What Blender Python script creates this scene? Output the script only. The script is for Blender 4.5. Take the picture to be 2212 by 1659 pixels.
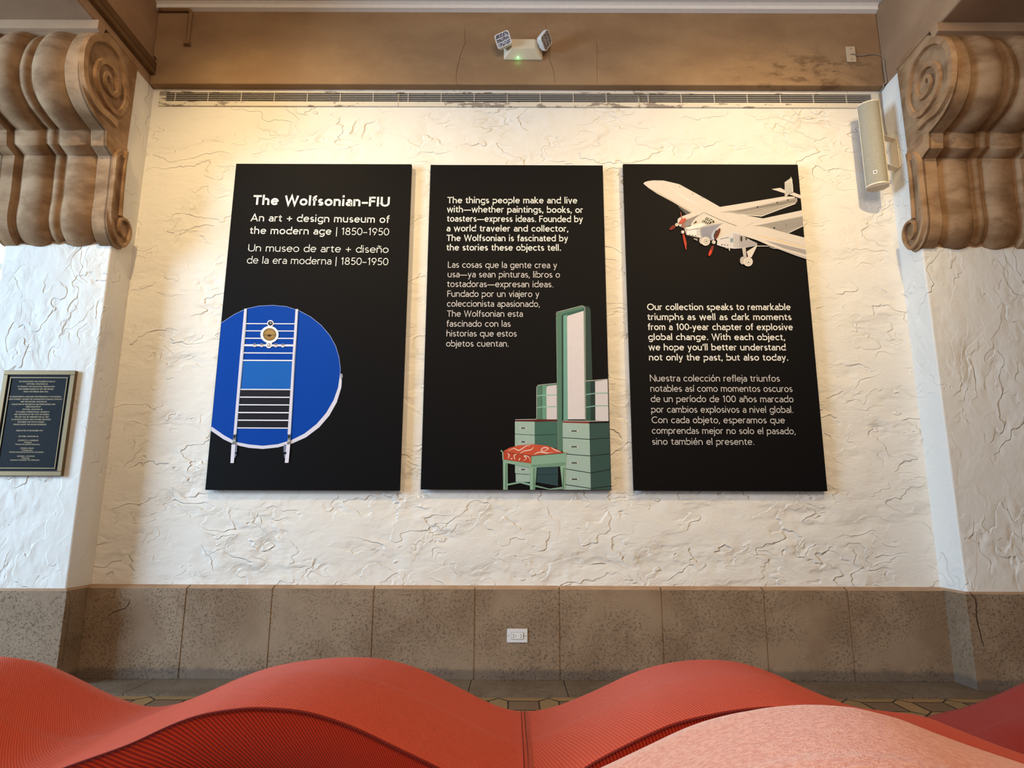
import bpy, math, random
from mathutils import Vector, noise
S = bpy.context.scene
for o in list(bpy.data.objects): bpy.data.objects.remove(o)
random.seed(7)
PI = math.pi
# ------------------------------------------------------------------ camera
H = 0.916; D = 3.85; F = 1393.46; PITCH = 0.19669; YAW = 0.000625; ROLL = 0.0035
cp, sp, cy, sy = math.cos(PITCH), math.sin(PITCH), math.cos(YAW), math.sin(YAW)
FW = Vector((-sy*cp, cy*cp, sp)); R0 = Vector((cy, sy, 0)); U0 = R0.cross(FW)
RT = math.cos(ROLL)*R0 + math.sin(ROLL)*U0; UP = -math.sin(ROLL)*R0 + math.cos(ROLL)*U0
CAM = Vector((0, -D, H))
from mathutils import Matrix
cd = bpy.data.cameras.new('camera'); cam = bpy.data.objects.new('camera', cd); S.collection.objects.link(cam)
M3 = Matrix((RT, UP, -FW)).transposed(); cam.matrix_world = Matrix.Translation(CAM) @ M3.to_4x4()
cd.sensor_fit = 'HORIZONTAL'; cd.sensor_width = 36; cd.lens = F/2212*36; cd.clip_start = 0.02
S.camera = cam
# ------------------------------------------------------------------ view and light
S.view_settings.view_transform = 'Standard'; S.view_settings.look = 'None'; S.view_settings.gamma = 1
S.view_settings.use_curve_mapping = False; S.view_settings.exposure = 0.27
def lin(c): return tuple((v/12.92 if v <= .04045 else ((v+.055)/1.055)**2.4) for v in (x/255 for x in c))
W = bpy.data.worlds.new('world'); S.world = W; W.use_nodes = True
W.node_tree.nodes['Background'].inputs[0].default_value = (1.0, 0.86, 0.71, 1)
W.node_tree.nodes['Background'].inputs[1].default_value = 0.17
def area(name, loc, target, sx, sz, power, col):
    l = bpy.data.lights.new(name, 'AREA'); l.shape = 'RECTANGLE'; l.size = sx; l.size_y = sz; l.energy = power; l.color = col
    o = bpy.data.objects.new(name, l); S.collection.objects.link(o); o.location = loc
    o.rotation_euler = (Vector(target)-Vector(loc)).to_track_quat('-Z', 'Y').to_euler(); return o
def spot(name, loc, target, power, col, ang, blend, rad):
    l = bpy.data.lights.new(name, 'SPOT'); l.energy = power; l.color = col; l.spot_size = math.radians(ang); l.spot_blend = blend; l.shadow_soft_size = rad
    o = bpy.data.objects.new(name, l); S.collection.objects.link(o); o.location = loc
    o.rotation_euler = (Vector(target)-Vector(loc)).to_track_quat('-Z', 'Y').to_euler(); return o
area('window_daylight', (-7.5, -3.5, 2.4), (0, -0.3, 1.4), 2.6, 3.0, 570, (0.50, 0.74, 1.0))
area('warm_fill', (0.9, -5.4, 4.25), (0.9, 0, 1.6), 3.0, 2.0, 165, (1.0, 0.76, 0.52))  # unseen warm fill, added to light the pier fronts
WARM = (1.0, 0.74, 0.38)
spot('warm_spotlight', (-1.95, -2.3, 4.15), (-1.40, 0, 2.70), 215, WARM, 66, 1.0, 0.03)
spot('warm_spotlight', (2.0, -2.3, 4.15), (1.40, 0, 2.65), 205, WARM, 66, 1.0, 0.03)
spot('warm_spotlight', (0.0, -2.5, 4.15), (0.0, 0, 2.0), 105, WARM, 72, 1.0, 0.03)
# ------------------------------------------------------------------ pixel -> place
def ray(px, py): return FW + RT*((px-1106)/F) - UP*((py-829.5)/F)
def atY(px, py, Y): d = ray(px, py); return CAM + d*((Y+D)/d.y)
def atX(px, py, X): d = ray(px, py); return CAM + d*(X/d.x)
# ------------------------------------------------------------------ object helpers
def tag(o, label=None, cat=None, group=None, kind=None):
    if label: o['label'] = label
    if cat: o['category'] = cat
    if group: o['group'] = group
    if kind: o['kind'] = kind
    return o
def thing(name, loc, label, cat, group=None):
    o = bpy.data.objects.new(name, None); S.collection.objects.link(o); o.location = loc; o.empty_display_size = .1
    return tag(o, label, cat, group)
def world_loc(p):
    v = Vector((0, 0, 0))
    while p: v = v + p.location; p = p.parent
    return v
class MB:
    def __init__(s): s.v = []; s.f = []; s.m = []; s.mi = 0
    def add(s, vs, fs):
        b = len(s.v); s.v += [tuple(v) for v in vs]; s.f += [tuple(i+b for i in f) for f in fs]; s.m += [s.mi]*len(fs)
    def box(s, x0, x1, y0, y1, z0, z1):
        s.add([(x0,y0,z0),(x1,y0,z0),(x1,y1,z0),(x0,y1,z0),(x0,y0,z1),(x1,y0,z1),(x1,y1,z1),(x0,y1,z1)],
              [(0,3,2,1),(4,5,6,7),(0,1,5,4),(1,2,6,5),(2,3,7,6),(3,0,4,7)])
    def prism(s, poly, fn0, fn1):
        n = len(poly); s.add([fn0(p) for p in poly]+[fn1(p) for p in poly],
            [tuple(range(n))[::-1], tuple(range(n, 2*n))]+[(i, (i+1) % n, n+(i+1) % n, n+i) for i in range(n)])
    def poly(s, pts): s.add(pts, [tuple(range(len(pts)))])
    def tube(s, pts, r, n=10, cap=True):
        pts = [Vector(p) for p in pts]; rings = []
        for i, p in enumerate(pts):
            t = (pts[min(i+1, len(pts)-1)]-pts[max(i-1, 0)]).normalized()
            a = t.cross(Vector((0.13, 0.31, 0.94)) if abs(t.z) < .9 else Vector((1, 0.2, 0))).normalized(); b = t.cross(a)
            rr = r[i] if isinstance(r, (list, tuple)) else r
            rings.append([p+a*(rr*math.cos(k*2*PI/n))+b*(rr*math.sin(k*2*PI/n)) for k in range(n)])
        vs = [v for q in rings for v in q]; fs = []
        for i in range(len(pts)-1):
            for k in range(n): fs.append((i*n+k, i*n+(k+1) % n, (i+1)*n+(k+1) % n, (i+1)*n+k))
        if cap: fs += [tuple(range(n))[::-1], tuple(range(len(vs)-n, len(vs)))]
        s.add(vs, fs)
    def grid(s, rows):
        n = len(rows[0]); s.add([p for r in rows for p in r], [(i*n+j, i*n+j+1, (i+1)*n+j+1, (i+1)*n+j) for i in range(len(rows)-1) for j in range(n-1)])
    def build(s, name, mats, parent=None, smooth=False, bevel=0, seg=2, kind=None):
        me = bpy.data.meshes.new(name); off = world_loc(parent) if parent else Vector((0, 0, 0))
        me.from_pydata([tuple(Vector(v)-off) for v in s.v], [], s.f); me.update()
        if not isinstance(mats, (list, tuple)): mats = [mats]
        for m in mats: me.materials.append(m)
        me.polygons.foreach_set('material_index', s.m)
        if smooth: me.polygons.foreach_set('use_smooth', [True]*len(s.f))
        o = bpy.data.objects.new(name, me); S.collection.objects.link(o)
        if parent: o.parent = parent
        if bevel:
            b = o.modifiers.new('bevel', 'BEVEL'); b.width = bevel; b.segments = seg; b.limit_method = 'ANGLE'
        if kind: o['kind'] = kind
        return o
def interp(xs, ys, x):
    # monotone-ish cubic (Catmull-Rom on non-uniform knots)
    if x <= xs[0]: return ys[0]
    if x >= xs[-1]: return ys[-1]
    i = max(k for k in range(len(xs)) if xs[k] <= x); i = min(i, len(xs)-2)
    def slope(k):
        if k == 0 or k == len(xs)-1: return 0 if k == 0 else (ys[-1]-ys[-2])/(xs[-1]-xs[-2])
        return (ys[k+1]-ys[k-1])/(xs[k+1]-xs[k-1])
    h = xs[i+1]-xs[i]; t = (x-xs[i])/h; a, b = slope(i)*h, slope(i+1)*h
    return (2*t**3-3*t*t+1)*ys[i]+(t**3-2*t*t+t)*a+(-2*t**3+3*t*t)*ys[i+1]+(t**3-t*t)*b
def smooth_path(pts, n=6, closed=False):
    out = []; P = [Vector(p) for p in pts]; m = len(P)
    for i in range(m if closed else m-1):
        g = (lambda k: P[k % m]) if closed else (lambda k: P[min(max(k, 0), m-1)])
        a, b, c, d = g(i-1), g(i), g(i+1), g(i+2)
        for k in range(n):
            t = k/n
            out.append(.5*((2*b)+(c-a)*t+(2*a-5*b+4*c-d)*t*t+(3*b-a-3*c+d)*t**3))
    if not closed: out.append(P[-1])
    return out
# ------------------------------------------------------------------ materials
class NT:
    def __init__(s, name):
        s.mat = bpy.data.materials.new(name); s.mat.use_nodes = True; s.t = s.mat.node_tree
        s.b = s.t.nodes['Principled BSDF']
    def n(s, typ, ins=None, **kw):
        q = s.t.nodes.new(typ)
        for k, v in kw.items(): setattr(q, k, v)
        for k, v in (ins or {}).items():
            if hasattr(v, 'is_output'): s.t.links.new(v, q.inputs[k])
            else: q.inputs[k].default_value = v
        return q
    def math(s, op, a, b=0.5, c=None, clamp=False):
        ins = {0: a, 1: b}
        if c is not None: ins[2] = c
        return s.n('ShaderNodeMath', ins, operation=op, use_clamp=clamp).outputs[0]
    def ramp(s, fac, lo, hi): return s.n('ShaderNodeMapRange', {0: fac, 1: lo, 2: hi, 3: 0.0, 4: 1.0}, interpolation_type='SMOOTHSTEP').outputs[0]
    def mix(s, fac, a, b):
        q = s.n('ShaderNodeMix', data_type='RGBA')
        for k, v in ((0, fac), (6, a), (7, b)):
            if hasattr(v, 'is_output'): s.t.links.new(v, q.inputs[k])
            else: q.inputs[k].default_value = v if k == 0 else (*v[:3], 1)
        return q.outputs[2]
    def noise(s, vec, scale, detail=3, rough=.5, out=0): return s.n('ShaderNodeTexNoise', {'Vector': vec, 'Scale': scale, 'Detail': detail, 'Roughness': rough}).outputs[out]
    def coord(s, scale=(1, 1, 1), rot=(0, 0, 0)):
        g = s.n('ShaderNodeNewGeometry'); m = s.n('ShaderNodeMapping', {'Vector': g.outputs['Position'], 'Scale': scale, 'Rotation': rot}); return m.outputs[0]
    def link(s, a, b): s.t.links.new(a, b)
    def col(s, c): 
        if hasattr(c, 'is_output'): s.link(c, s.b.inputs['Base Color'])
        else: s.b.inputs['Base Color'].default_value = (*c[:3], 1)
    def bump(s, h, strength=.5, dist=.01):
        q = s.n('ShaderNodeBump', {'Height': h, 'Strength': strength, 'Distance': dist}); s.link(q.outputs[0], s.b.inputs['Normal']); return q
def plain(name, c, rough=.5, metal=0, spec=.5, noise_amt=0):
    m = NT(name); l = lin(c); m.b.inputs['Roughness'].default_value = rough; m.b.inputs['Metallic'].default_value = metal; m.b.inputs['Specular IOR Level'].default_value = spec
    n = m.noise(m.coord(), 35, 3); a = noise_amt or .06
    m.col(m.mix(n, tuple(v*(1-a) for v in l), tuple(min(1, v*(1+a)) for v in l))); return m.mat
def stucco(name, c, sx=1., sz=1.5, amt=1., rot=0):
    m = NT(name); m.b.inputs['Roughness'].default_value = .75; m.b.inputs['Specular IOR Level'].default_value = .25
    co = m.coord((sx, 1, sz), (0, rot, 0))
    dn = m.noise(co, 3.2, 3, .55, 1); d2 = m.noise(co, 11, 2, .5, 1)
    sub = m.n('ShaderNodeVectorMath', {0: dn, 1: (.5, .5, .5)}, operation='SUBTRACT').outputs[0]
    sc = m.n('ShaderNodeVectorMath', {0: sub, 3: .42}, operation='SCALE').outputs[0]
    sub2 = m.n('ShaderNodeVectorMath', {0: d2, 1: (.5, .5, .5)}, operation='SUBTRACT').outputs[0]
    sc2 = m.n('ShaderNodeVectorMath', {0: sub2, 3: .06}, operation='SCALE').outputs[0]
    p = m.n('ShaderNodeVectorMath', {0: co, 1: sc}, operation='ADD').outputs[0]
    p = m.n('ShaderNodeVectorMath', {0: p, 1: sc2}, operation='ADD').outputs[0]
    def trowel(vec, sc, k, wid):      # overlapping trowel passes: gently tilted patches that end in a raised lip
        q = m.math('MULTIPLY', m.noise(vec, sc, 1.5, .45), k); f = m.math('FRACT', q)
        return m.math('SUBTRACT', m.ramp(f, 1-wid, 1.0), f)
    und = m.noise(p, 3.0, 4, .55)
    t1 = m.math('MULTIPLY', trowel(p, 2.6, 7.0, .10), m.ramp(m.noise(co, 2.3, 2), .40, .62))
    t2 = m.math('MULTIPLY', trowel(m.n('ShaderNodeVectorMath', {0: p, 1: (7.3, 2.1, 4.4)}, operation='ADD').outputs[0], 4.6, 7.0, .12), m.ramp(m.noise(co, 3.1, 2, .5), .50, .66))
    h = m.math('ADD', m.math('MULTIPLY', t1, .62), m.math('MULTIPLY', t2, .36))
    h = m.math('ADD', h, m.math('MULTIPLY', und, 1.1))
    st = m.noise(m.coord((4, 1, 40)), 3, 2)
    h = m.math('ADD', h, m.math('MULTIPLY', st, .05))
    h = m.math('ADD', h, m.math('MULTIPLY', m.noise(m.coord(), 90, 2), .06))
    l = lin(c); m.col(m.mix(m.noise(co, 1.3, 3), tuple(x*.96 for x in l), l))
    m.bump(h, .8*amt, .016); return m.mat
def plaster(name, c, c2, scale=2.0, bumpd=.003, stain=None):
    m = NT(name); m.b.inputs['Roughness'].default_value = .8; m.b.inputs['Specular IOR Level'].default_value = .2
    co = m.coord((1, 1, 1.8)); n = m.noise(co, scale, 6, .6)
    c0 = m.mix(m.ramp(n, .35, .65), lin(c), lin(c2))
    f = m.noise(m.coord(), 60, 3)
    c0 = m.mix(m.math('MULTIPLY', m.ramp(f, .55, .8), .18), c0, tuple(x*.6 for x in lin(c2)))
    if stain:
        q = m.n('ShaderNodeVectorMath', {0: m.coord(), 1: stain[0]}, operation='SUBTRACT').outputs[0]
        q = m.n('ShaderNodeVectorMath', {0: q, 1: stain[1]}, operation='MULTIPLY').outputs[0]
        ln = m.n('ShaderNodeVectorMath', {0: q}, operation='LENGTH').outputs['Value']
        mk = m.math('MULTIPLY', m.math('SUBTRACT', 1.0, m.ramp(ln, .3, 1.0)), m.ramp(m.noise(m.coord((1, 1, 2.2)), 9, 5, .65), .46, .62))
        c0 = m.mix(m.math('MULTIPLY', mk, .5), c0, lin((74, 50, 32)))
    m.col(c0); m.bump(m.math('ADD', n, m.math('MULTIPLY', f, .3)), .4, bumpd); return m.mat
def slab(name, c, c2, scuff=True):
    m = NT(name); m.b.inputs['Roughness'].default_value = .7; m.b.inputs['Specular IOR Level'].default_value = .3
    co = m.coord(); dn = m.noise(co, 24, 2, .5, 1)
    sub = m.n('ShaderNodeVectorMath', {0: dn, 1: (.5, .5, .5)}, operation='SUBTRACT').outputs[0]
    sc = m.n('ShaderNodeVectorMath', {0: sub, 3: .05}, operation='SCALE').outputs[0]
    p = m.n('ShaderNodeVectorMath', {0: co, 1: sc}, operation='ADD').outputs[0]
    v = m.n('ShaderNodeTexVoronoi', {'Vector': p, 'Scale': 52.0}, feature='DISTANCE_TO_EDGE').outputs['Distance']
    worm = m.math('SUBTRACT', 1.0, m.ramp(v, .02, .08))
    worm = m.math('MULTIPLY', worm, m.ramp(m.noise(co, 60, 2), .47, .57))
    worm = m.math('MULTIPLY', worm, m.ramp(m.noise(co, 3.2, 3), .33, .52))
    base = m.mix(m.ramp(m.noise(co, 3.5, 5, .6), .35, .68), lin(c), lin(c2))
    base = m.mix(m.math('MULTIPLY', worm, .6), base, tuple(x*.35 for x in lin(c)))
    spk = m.ramp(m.noise(co, 75, 2), .74, .80)
    base = m.mix(m.math('MULTIPLY', spk, .35), base, lin((190, 170, 145)))
    if scuff:   # mop scuffs along the foot of the slabs, with their own ragged edge
        z = m.n('ShaderNodeSeparateXYZ', {0: co}).outputs[2]
        zz = m.math('ADD', z, m.math('MULTIPLY', m.noise(co, 14, 4), -.05))
        mk = m.math('SUBTRACT', 1.0, m.ramp(zz, .025, .055))
        base = m.mix(m.math('MULTIPLY', mk, .5), base, lin((60, 60, 64)))
    m.col(base)
    m.bump(m.math('SUBTRACT', m.math('MULTIPLY', m.noise(co, 30, 4), .5), worm), .7, .005); return m.mat
def fabric(name, c, c2, sheen_col, ribs=True, fuzz=60, sheen=.6):
    m = NT(name); m.b.inputs['Roughness'].default_value = .9; m.b.inputs['Specular IOR Level'].default_value = .08
    m.b.inputs['Sheen Weight'].default_value = sheen; m.b.inputs['Sheen Roughness'].default_value = .45; m.b.inputs['Sheen Tint'].default_value = (*lin(sheen_col), 1)
    f = m.noise(m.coord(), fuzz*8, 2)
    if ribs:
        a = m.n('ShaderNodeAttribute', attribute_name='rib').outputs['Fac']
        w = m.math('SINE', m.math('MULTIPLY', a, 2*PI/.0043))
        w = m.math('MULTIPLY_ADD', w, .5, .5)
        m.col(m.mix(m.math('MULTIPLY_ADD', w, .85, m.math('MULTIPLY', f, .15)), lin(c2), lin(c)))
        m.bump(m.math('ADD', w, m.math('MULTIPLY', f, .4)), .6, .0016)
    else:
        g = m.noise(m.coord(), fuzz*3, 3)
        m.col(m.mix(m.ramp(g, .35, .65), lin(c2), lin(c))); m.bump(m.math('ADD', g, f), .7, .0022)
    return m.mat
M = {}
M['stucco'] = stucco('white_trowelled_stucco', (236, 231, 222), 1.0, 1.7)
M['stucco_pier'] = stucco('white_trowelled_stucco_pier', (234, 230, 222), 1.3, .9, .9, .5)
M['lintel'] = plaster('brown_plaster', (164, 134, 101), (148, 118, 88), 2.2, .003, ((1.95, -.06, 3.78), (1.4, 0, 4.0)))
M['beam'] = plaster('brown_plaster_beam', (170, 138, 108), (154, 122, 94), 1.8)
M['stone'] = plaster('carved_tan_stone', (170, 137, 104), (132, 100, 70), 5.0, .004)
M['slab'] = slab('brown_pitted_slab', (152, 129, 105), (134, 110, 86))
M['slab_top'] = plaster('brown_slab_top', (176, 146, 118), (160, 128, 100), 6)
M['border'] = slab('brown_floor_border', (118, 102, 84), (104, 86, 66), False)
M['white'] = plain('painted_ceiling_white', (242, 238, 234), .7)
M['black_panel'] = plain('matt_black_print', (10, 9, 11), .6, 0, .10)
M['panel_edge'] = plain('dark_panel_edge', (30, 29, 30), .6)
M['print_white'] = plain('printed_white', (238, 234, 226), .5, 0, .3)
M['print_warm'] = plain('printed_cream', (214, 208, 204), .5, 0, .3)
# ------------------------------------------------------------------ setting
XL, XR, ZT, ZL, YF = -2.406, 2.453, H+2.771, H-.41, -.217
ZC = H+3.362; WP = .64; LINT = -.06; BASE = -.05
PL0, PR1 = XL-WP, XR+.9
b = MB(); b.box(XL-.3, XR+.3, 0, .2, ZL-.02, ZT+.06); b.build('wall_back', M['stucco'], kind='structure')
b = MB(); b.box(PL0, XL, YF, .199, ZL-.02, ZT); b.build('wall_left', M['stucco_pier'], kind='structure', bevel=.008)
b = MB(); b.box(XR, PR1, YF, .199, ZL-.02, ZT); b.build('wall_right', M['stucco_pier'], kind='structure', bevel=.008)
# tall brown base slabs with grooved joints
jx = [atY(px, 1276, BASE).x for px in (403, 588.6, 807.6, 1026, 1208, 1428, 1649, 1830)]
def base_run(name, x0, x1, joints, y, ywall, side=None, zt=ZL, drop=.016):
    b = MB(); ed = [x0]+joints+[x1]; g = .0035
    for i in range(len(ed)-1):
        a = ed[i]+(g if i else 0); c = ed[i+1]-(g if i < len(ed)-2 else 0)
        pr = [(ywall+.15, .012), (y, .012), (y, zt-drop), (ywall, zt), (ywall+.15, zt)]
        b.prism(pr, lambda p: (a, p[0], p[1]), lambda p: (c, p[0], p[1]))
    b.box(x0+.01, x1-.01, y+.004, ywall+.1, .012, zt-drop-.003)
    n = len(b.f)
    o = b.build(name, [M['slab'], M['slab_top']], kind='structure')
    for p in o.data.polygons:
        if p.center.z > zt-.02: p.material_index = 1
    return o
base_run('baseboard_back', XL+.002, XR-.002, jx, BASE, 0)
def base_pier(name, x0, x1):
    b = MB(); e = .014; z1 = ZL
    sides = (x0-e, x1+e)
    b.box(x0-e, x1+e, YF-e, .19, .012, z1-.012)
    v = [(x0-e, YF-e, z1-.012), (x1+e, YF-e, z1-.012), (x1+e, .19, z1-.012), (x0-e, .19, z1-.012), (x0, YF, z1), (x1, YF, z1), (x1, .19, z1), (x0, .19, z1)]
    b.add(v, [(0, 1, 5, 4), (1, 2, 6, 5), (2, 3, 7, 6), (3, 0, 4, 7), (4, 5, 6, 7)])
    o = b.build(name, [M['slab'], M['slab_top']], kind='structure')
    for p in o.data.polygons:
        if p.normal.z > .2: p.material_index = 1
    return o
bl = base_pier('baseboard_left', PL0, XL); br = base_pier('baseboard_right', XR, PR1)
def crack(pxs, Y, w, parent, mat, name='crack'):
    pts = [atY(p[0], p[1], Y) for p in pxs]; b = MB()
    for i in range(len(pts)-1):
        a, c = pts[i], pts[i+1]; t = (c-a).normalized(); q = Vector((-t.z, 0, t.x))
        wa = w*(.35+.65*math.sin(PI*(i+.3)/len(pts))); wb = w*(.35+.65*math.sin(PI*(i+1.3)/len(pts)))
        b.poly([a-q*wa, a+q*wa, c+q*wb, c-q*wb])
    return b.build(name, mat, parent)
M['crack'] = plain('crack_dark', (45, 28, 16), .9); M['crack_light'] = plain('crack_filler', (225, 215, 205), .9)
M['crack_faint'] = plain('crack_faint', (92, 66, 42), .9)
crack([(2095, 1279), (2100, 1286), (2107, 1294), (2109, 1305), (2109, 1330), (2112, 1348), (2117, 1365), (2121, 1384), (2126, 1396)], YF-.0146, .003, br, M['crack'])
crack([(2109, 1150), (2110, 1190), (2108, 1215), (2110, 1235), (2105, 1252), (2105, 1276)], YF-.0008, .0022, bpy.data.objects['wall_right'], M['crack_light'])
crack([(148, 1278), (152, 1290), (149, 1315), (150, 1325), (147, 1350), (141, 1378), (137, 1410), (133, 1445)], YF-.0, .001, bl, M['crack'])
crack([(283, 1295), (277, 1306), (270, 1314), (258, 1318), (246, 1322), (234, 1331)], BASE-.0006, .0022, bpy.data.objects['baseboard_back'], M['crack'])
# ceiling, lintel, side beams
b = MB(); b.box(-3.4, 3.5, -6.5, .2, ZC, ZC+.1); b.build('ceiling', M['white'], kind='structure')
b = MB(); b.box(XL+.001, XR-.001, LINT, .19, ZT, ZC-.001)
lint = b.build('trim_1', M['lintel'], kind='structure', bevel=.006)
b = MB(); pr = [(LINT-.001, ZC-.045), (LINT-.03, ZC-.036), (LINT-.03, ZC-.012), (LINT-.05, ZC-.001), (LINT-.001, ZC-.001)]
b.prism(pr, lambda p: (XL+.002, p[0], p[1]), lambda p: (XR-.002, p[0], p[1])); b.build('trim_2', M['white'], kind='structure')
b = MB(); b.box(PL0-.2, XL, -5.5, .19, ZT, ZC-.002); beamL = b.build('trim_3', M['beam'], kind='structure', bevel=.01)
b = MB(); b.box(XR, PR1+.2, -5.5, .19, ZT, ZC-.002); beamR = b.build('trim_4', M['beam'], kind='structure', bevel=.01)
for pl, w in (([(1005, 58), (1003, 75), (1006, 92), (998, 108), (993, 125), (988, 145), (985, 165), (986, 184)], .0014),
              ([(1177, 42), (1180, 62), (1178, 78), (1187, 100), (1187, 128), (1195, 150), (1199, 178)], .0012), ([(1286, 80), (1290, 100), (1290, 180)], .0008), ([(995, 127), (1007, 127)], .0008)):
    crack(pl, LINT-.0006, w, lint, M['crack_faint'])
# floor with picket-and-square tiles, stone border along the wall
b = MB(); b.box(-8, 6, -7, .19, -.08, -.004)
tiles = MB(); s_, w_ = .25, .098; rnd = random.Random(3)
for i in range(-22, 22):
    for j in range(-8, 0):
        X, Y = i*s_+.06, j*s_-.36+.125
        if Y > -.2: continue
        q = (s_-w_)/2-.004
        tiles.mi = 1; tiles.poly([(X-q, Y-q, .0), (X+q, Y-q, .0), (X+q, Y+q, .0), (X-q, Y+q, .0)])
        for (cx, cyy, ver) in ((X+s_/2, Y, 1), (X, Y+s_/2, 0)):
            if cyy > -.22: continue
            h2, e = w_/2-.004, s_/2-.006; p6 = [(0, -e), (h2, -e+h2), (h2, e-h2), (0, e), (-h2, e-h2), (-h2, -e+h2)]
            if not ver: p6 = [(y, x) for x, y in p6][::-1]
            tiles.mi = rnd.choice((2, 2, 3, 3, 4)); tiles.poly([(cx+x, cyy+y, .0) for x, y in p6])
for v, f, mi in ((tiles.v, tiles.f, tiles.m),):
    base = len(b.v); b.v += v; b.f += [tuple(k+base for k in q) for q in f]; b.m += mi
fl = [plain('floor_grout', (70, 64, 56), .8), plain('tile_brown', (112, 86, 62), .4, 0, .5, .2), plain('tile_ochre', (150, 116, 74), .4, 0, .5, .2),
      plain('tile_tan', (140, 112, 74), .4, 0, .5, .2), plain('tile_olive', (112, 104, 74), .4, 0, .5, .2)]
b.build('floor', fl, kind='structure')
b = MB(); ed = [-8.0]+[XL-1.2]+[x+ (x*.07) for x in jx]+[XR+1.6, 5.9]
for i in range(len(ed)-1):
    b.box(ed[i]+.002, ed[i+1]-.002, -.345, .15, -.003, .011)
b.build('trim_5', M['border'], kind='structure')
# window far left, seen past the pier
b = MB(); X0, X1 = PL0-1.9, PL0-.02
win = MB(); win.box(X0, X1, .12, .19, 0.0, .8); win.box(X0, X1, .12, .19, ZT-.35, ZT)
zb = atY(2, 575, .1).z
win.box(X0, X1, .10, .17, zb-.02, zb+.02); win.box(X0, X0+.12, .12, .19, .8, ZT-.35)
wo = win.build('window_1', plain('window_frame_paint', (206, 198, 180), .6), kind='structure')
g = MB(); g.box(X0, X1, .14, .15, .8, ZT-.35); gm = NT('daylit_pane'); gm.col((.9, .88, .8)); gm.b.inputs['Emission Color'].default_value = (1, .96, .84, 1); gm.b.inputs['Emission Strength'].default_value = 1.0
g.build('window_pane', gm.mat, wo)
# ------------------------------------------------------------------ carved scroll corbels
prof_px = [(250, 74), (225, 70), (205, 74), (190, 93), (180, 122), (177, 150), (181, 190), (195, 228), (213, 257), (232, 281), (232.5, 282), (232, 314), (232.5, 315.5), (246, 336), (246.5, 337.5), (243, 372), (239, 420), (234, 455), (233, 480), (237, 505), (247, 528), (262, 539)]
back_px = [(294, 147), (271, 311), (278, 322), (277, 329), (268, 394), (261, 459), (275, 474), (283, 499), (277, 524), (264, 538)]
vol = [(690, 745), (640, 690), (590, 650), (545, 585), (510, 500), (498, 410), (505, 310), (535, 240), (590, 224), (650, 257), (705, 332), (738, 430), (750, 540), (742, 620), (715, 668), (680, 668), (635, 620), (592, 540), (570, 450), (580, 388), (615, 365), (662, 398), (696, 478), (703, 540), (680, 570), (646, 545), (620, 490), (622, 446), (640, 442), (652, 478)]
low = [(720, 905), (692, 935), (678, 1060), (664, 1180), (655, 1270), (660, 1340), (688, 1430), (728, 1470), (762, 1430), (770, 1375), (752, 1325), (722, 1306), (706, 1335), (708, 1380), (726, 1408), (738, 1398)]
lowb = [(752, 905), (738, 1000), (724, 1150), (714, 1290)]
PS = XL+.025
prof = [atX(p[0], p[1], PS) for p in prof_px]; prof = [(p.y, p.z) for p in prof]
backo = [atX(p[0], p[1], PS) for p in back_px]; backo = [(p.y, p.z) for p in backo]
def z1(lst): return [(lambda q: (q.y, q.z))(atX(x/2.765, y/2.765, PS)) for x, y in lst]
vol, low, lowb = z1(vol), z1(low), z1(lowb)
# dense profile: smooth within the runs, crisp at the moulding
runs = [prof[:10], prof[9:12], prof[11:14], prof[13:]]
dense = []
for k, r in enumerate(runs):
    pts = [Vector((p[0], p[1], 0)) for p in r]
    sm = smooth_path(pts, 5) if k in (0, 3) else pts
    dense += [(p.x, p.y) for p in sm][(1 if dense else 0):]
def flute(s):      # height of the moulded front across half the width: bead, roll, edge band
    s = abs(s)
    if s < .085: return .016*math.cos(s/.085*PI/2)**.7+.004
    if s < .13: return .004
    if s < .70:
        t = (s-.13)/.57; return .040*(math.sin(PI*t**.72)**.75)+.002*(1-t)
    if s < .735: return .036*(s-.70)/.035
    return .036
def ribbon(b, pts, w0, w1, fx, xa, xb):
    pts = [Vector((p[0], p[1], 0)) for p in pts]; pts = smooth_path(pts, 4); n = len(pts); L = []; Rr = []
    for i, p in enumerate(pts):
        t = (pts[min(i+1, n-1)]-pts[max(i-1, 0)]).normalized(); q = Vector((-t.y, t.x, 0)); w = (w0+(w1-w0)*i/(n-1))/2
        L.append(p+q*w); Rr.append(p-q*w)
    rows = []
    for i in range(n):
        c = (L[i]+Rr[i])/2
        rows.append([fx(xa, L[i].x, L[i].y), fx(xb, *(L[i]*.8+c*.2).xy), fx(xb, *(Rr[i]*.8+c*.2).xy), fx(xa, Rr[i].x, Rr[i].y)])
    b.grid(rows); b.poly(rows[0]); b.poly(rows[-1])
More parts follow.
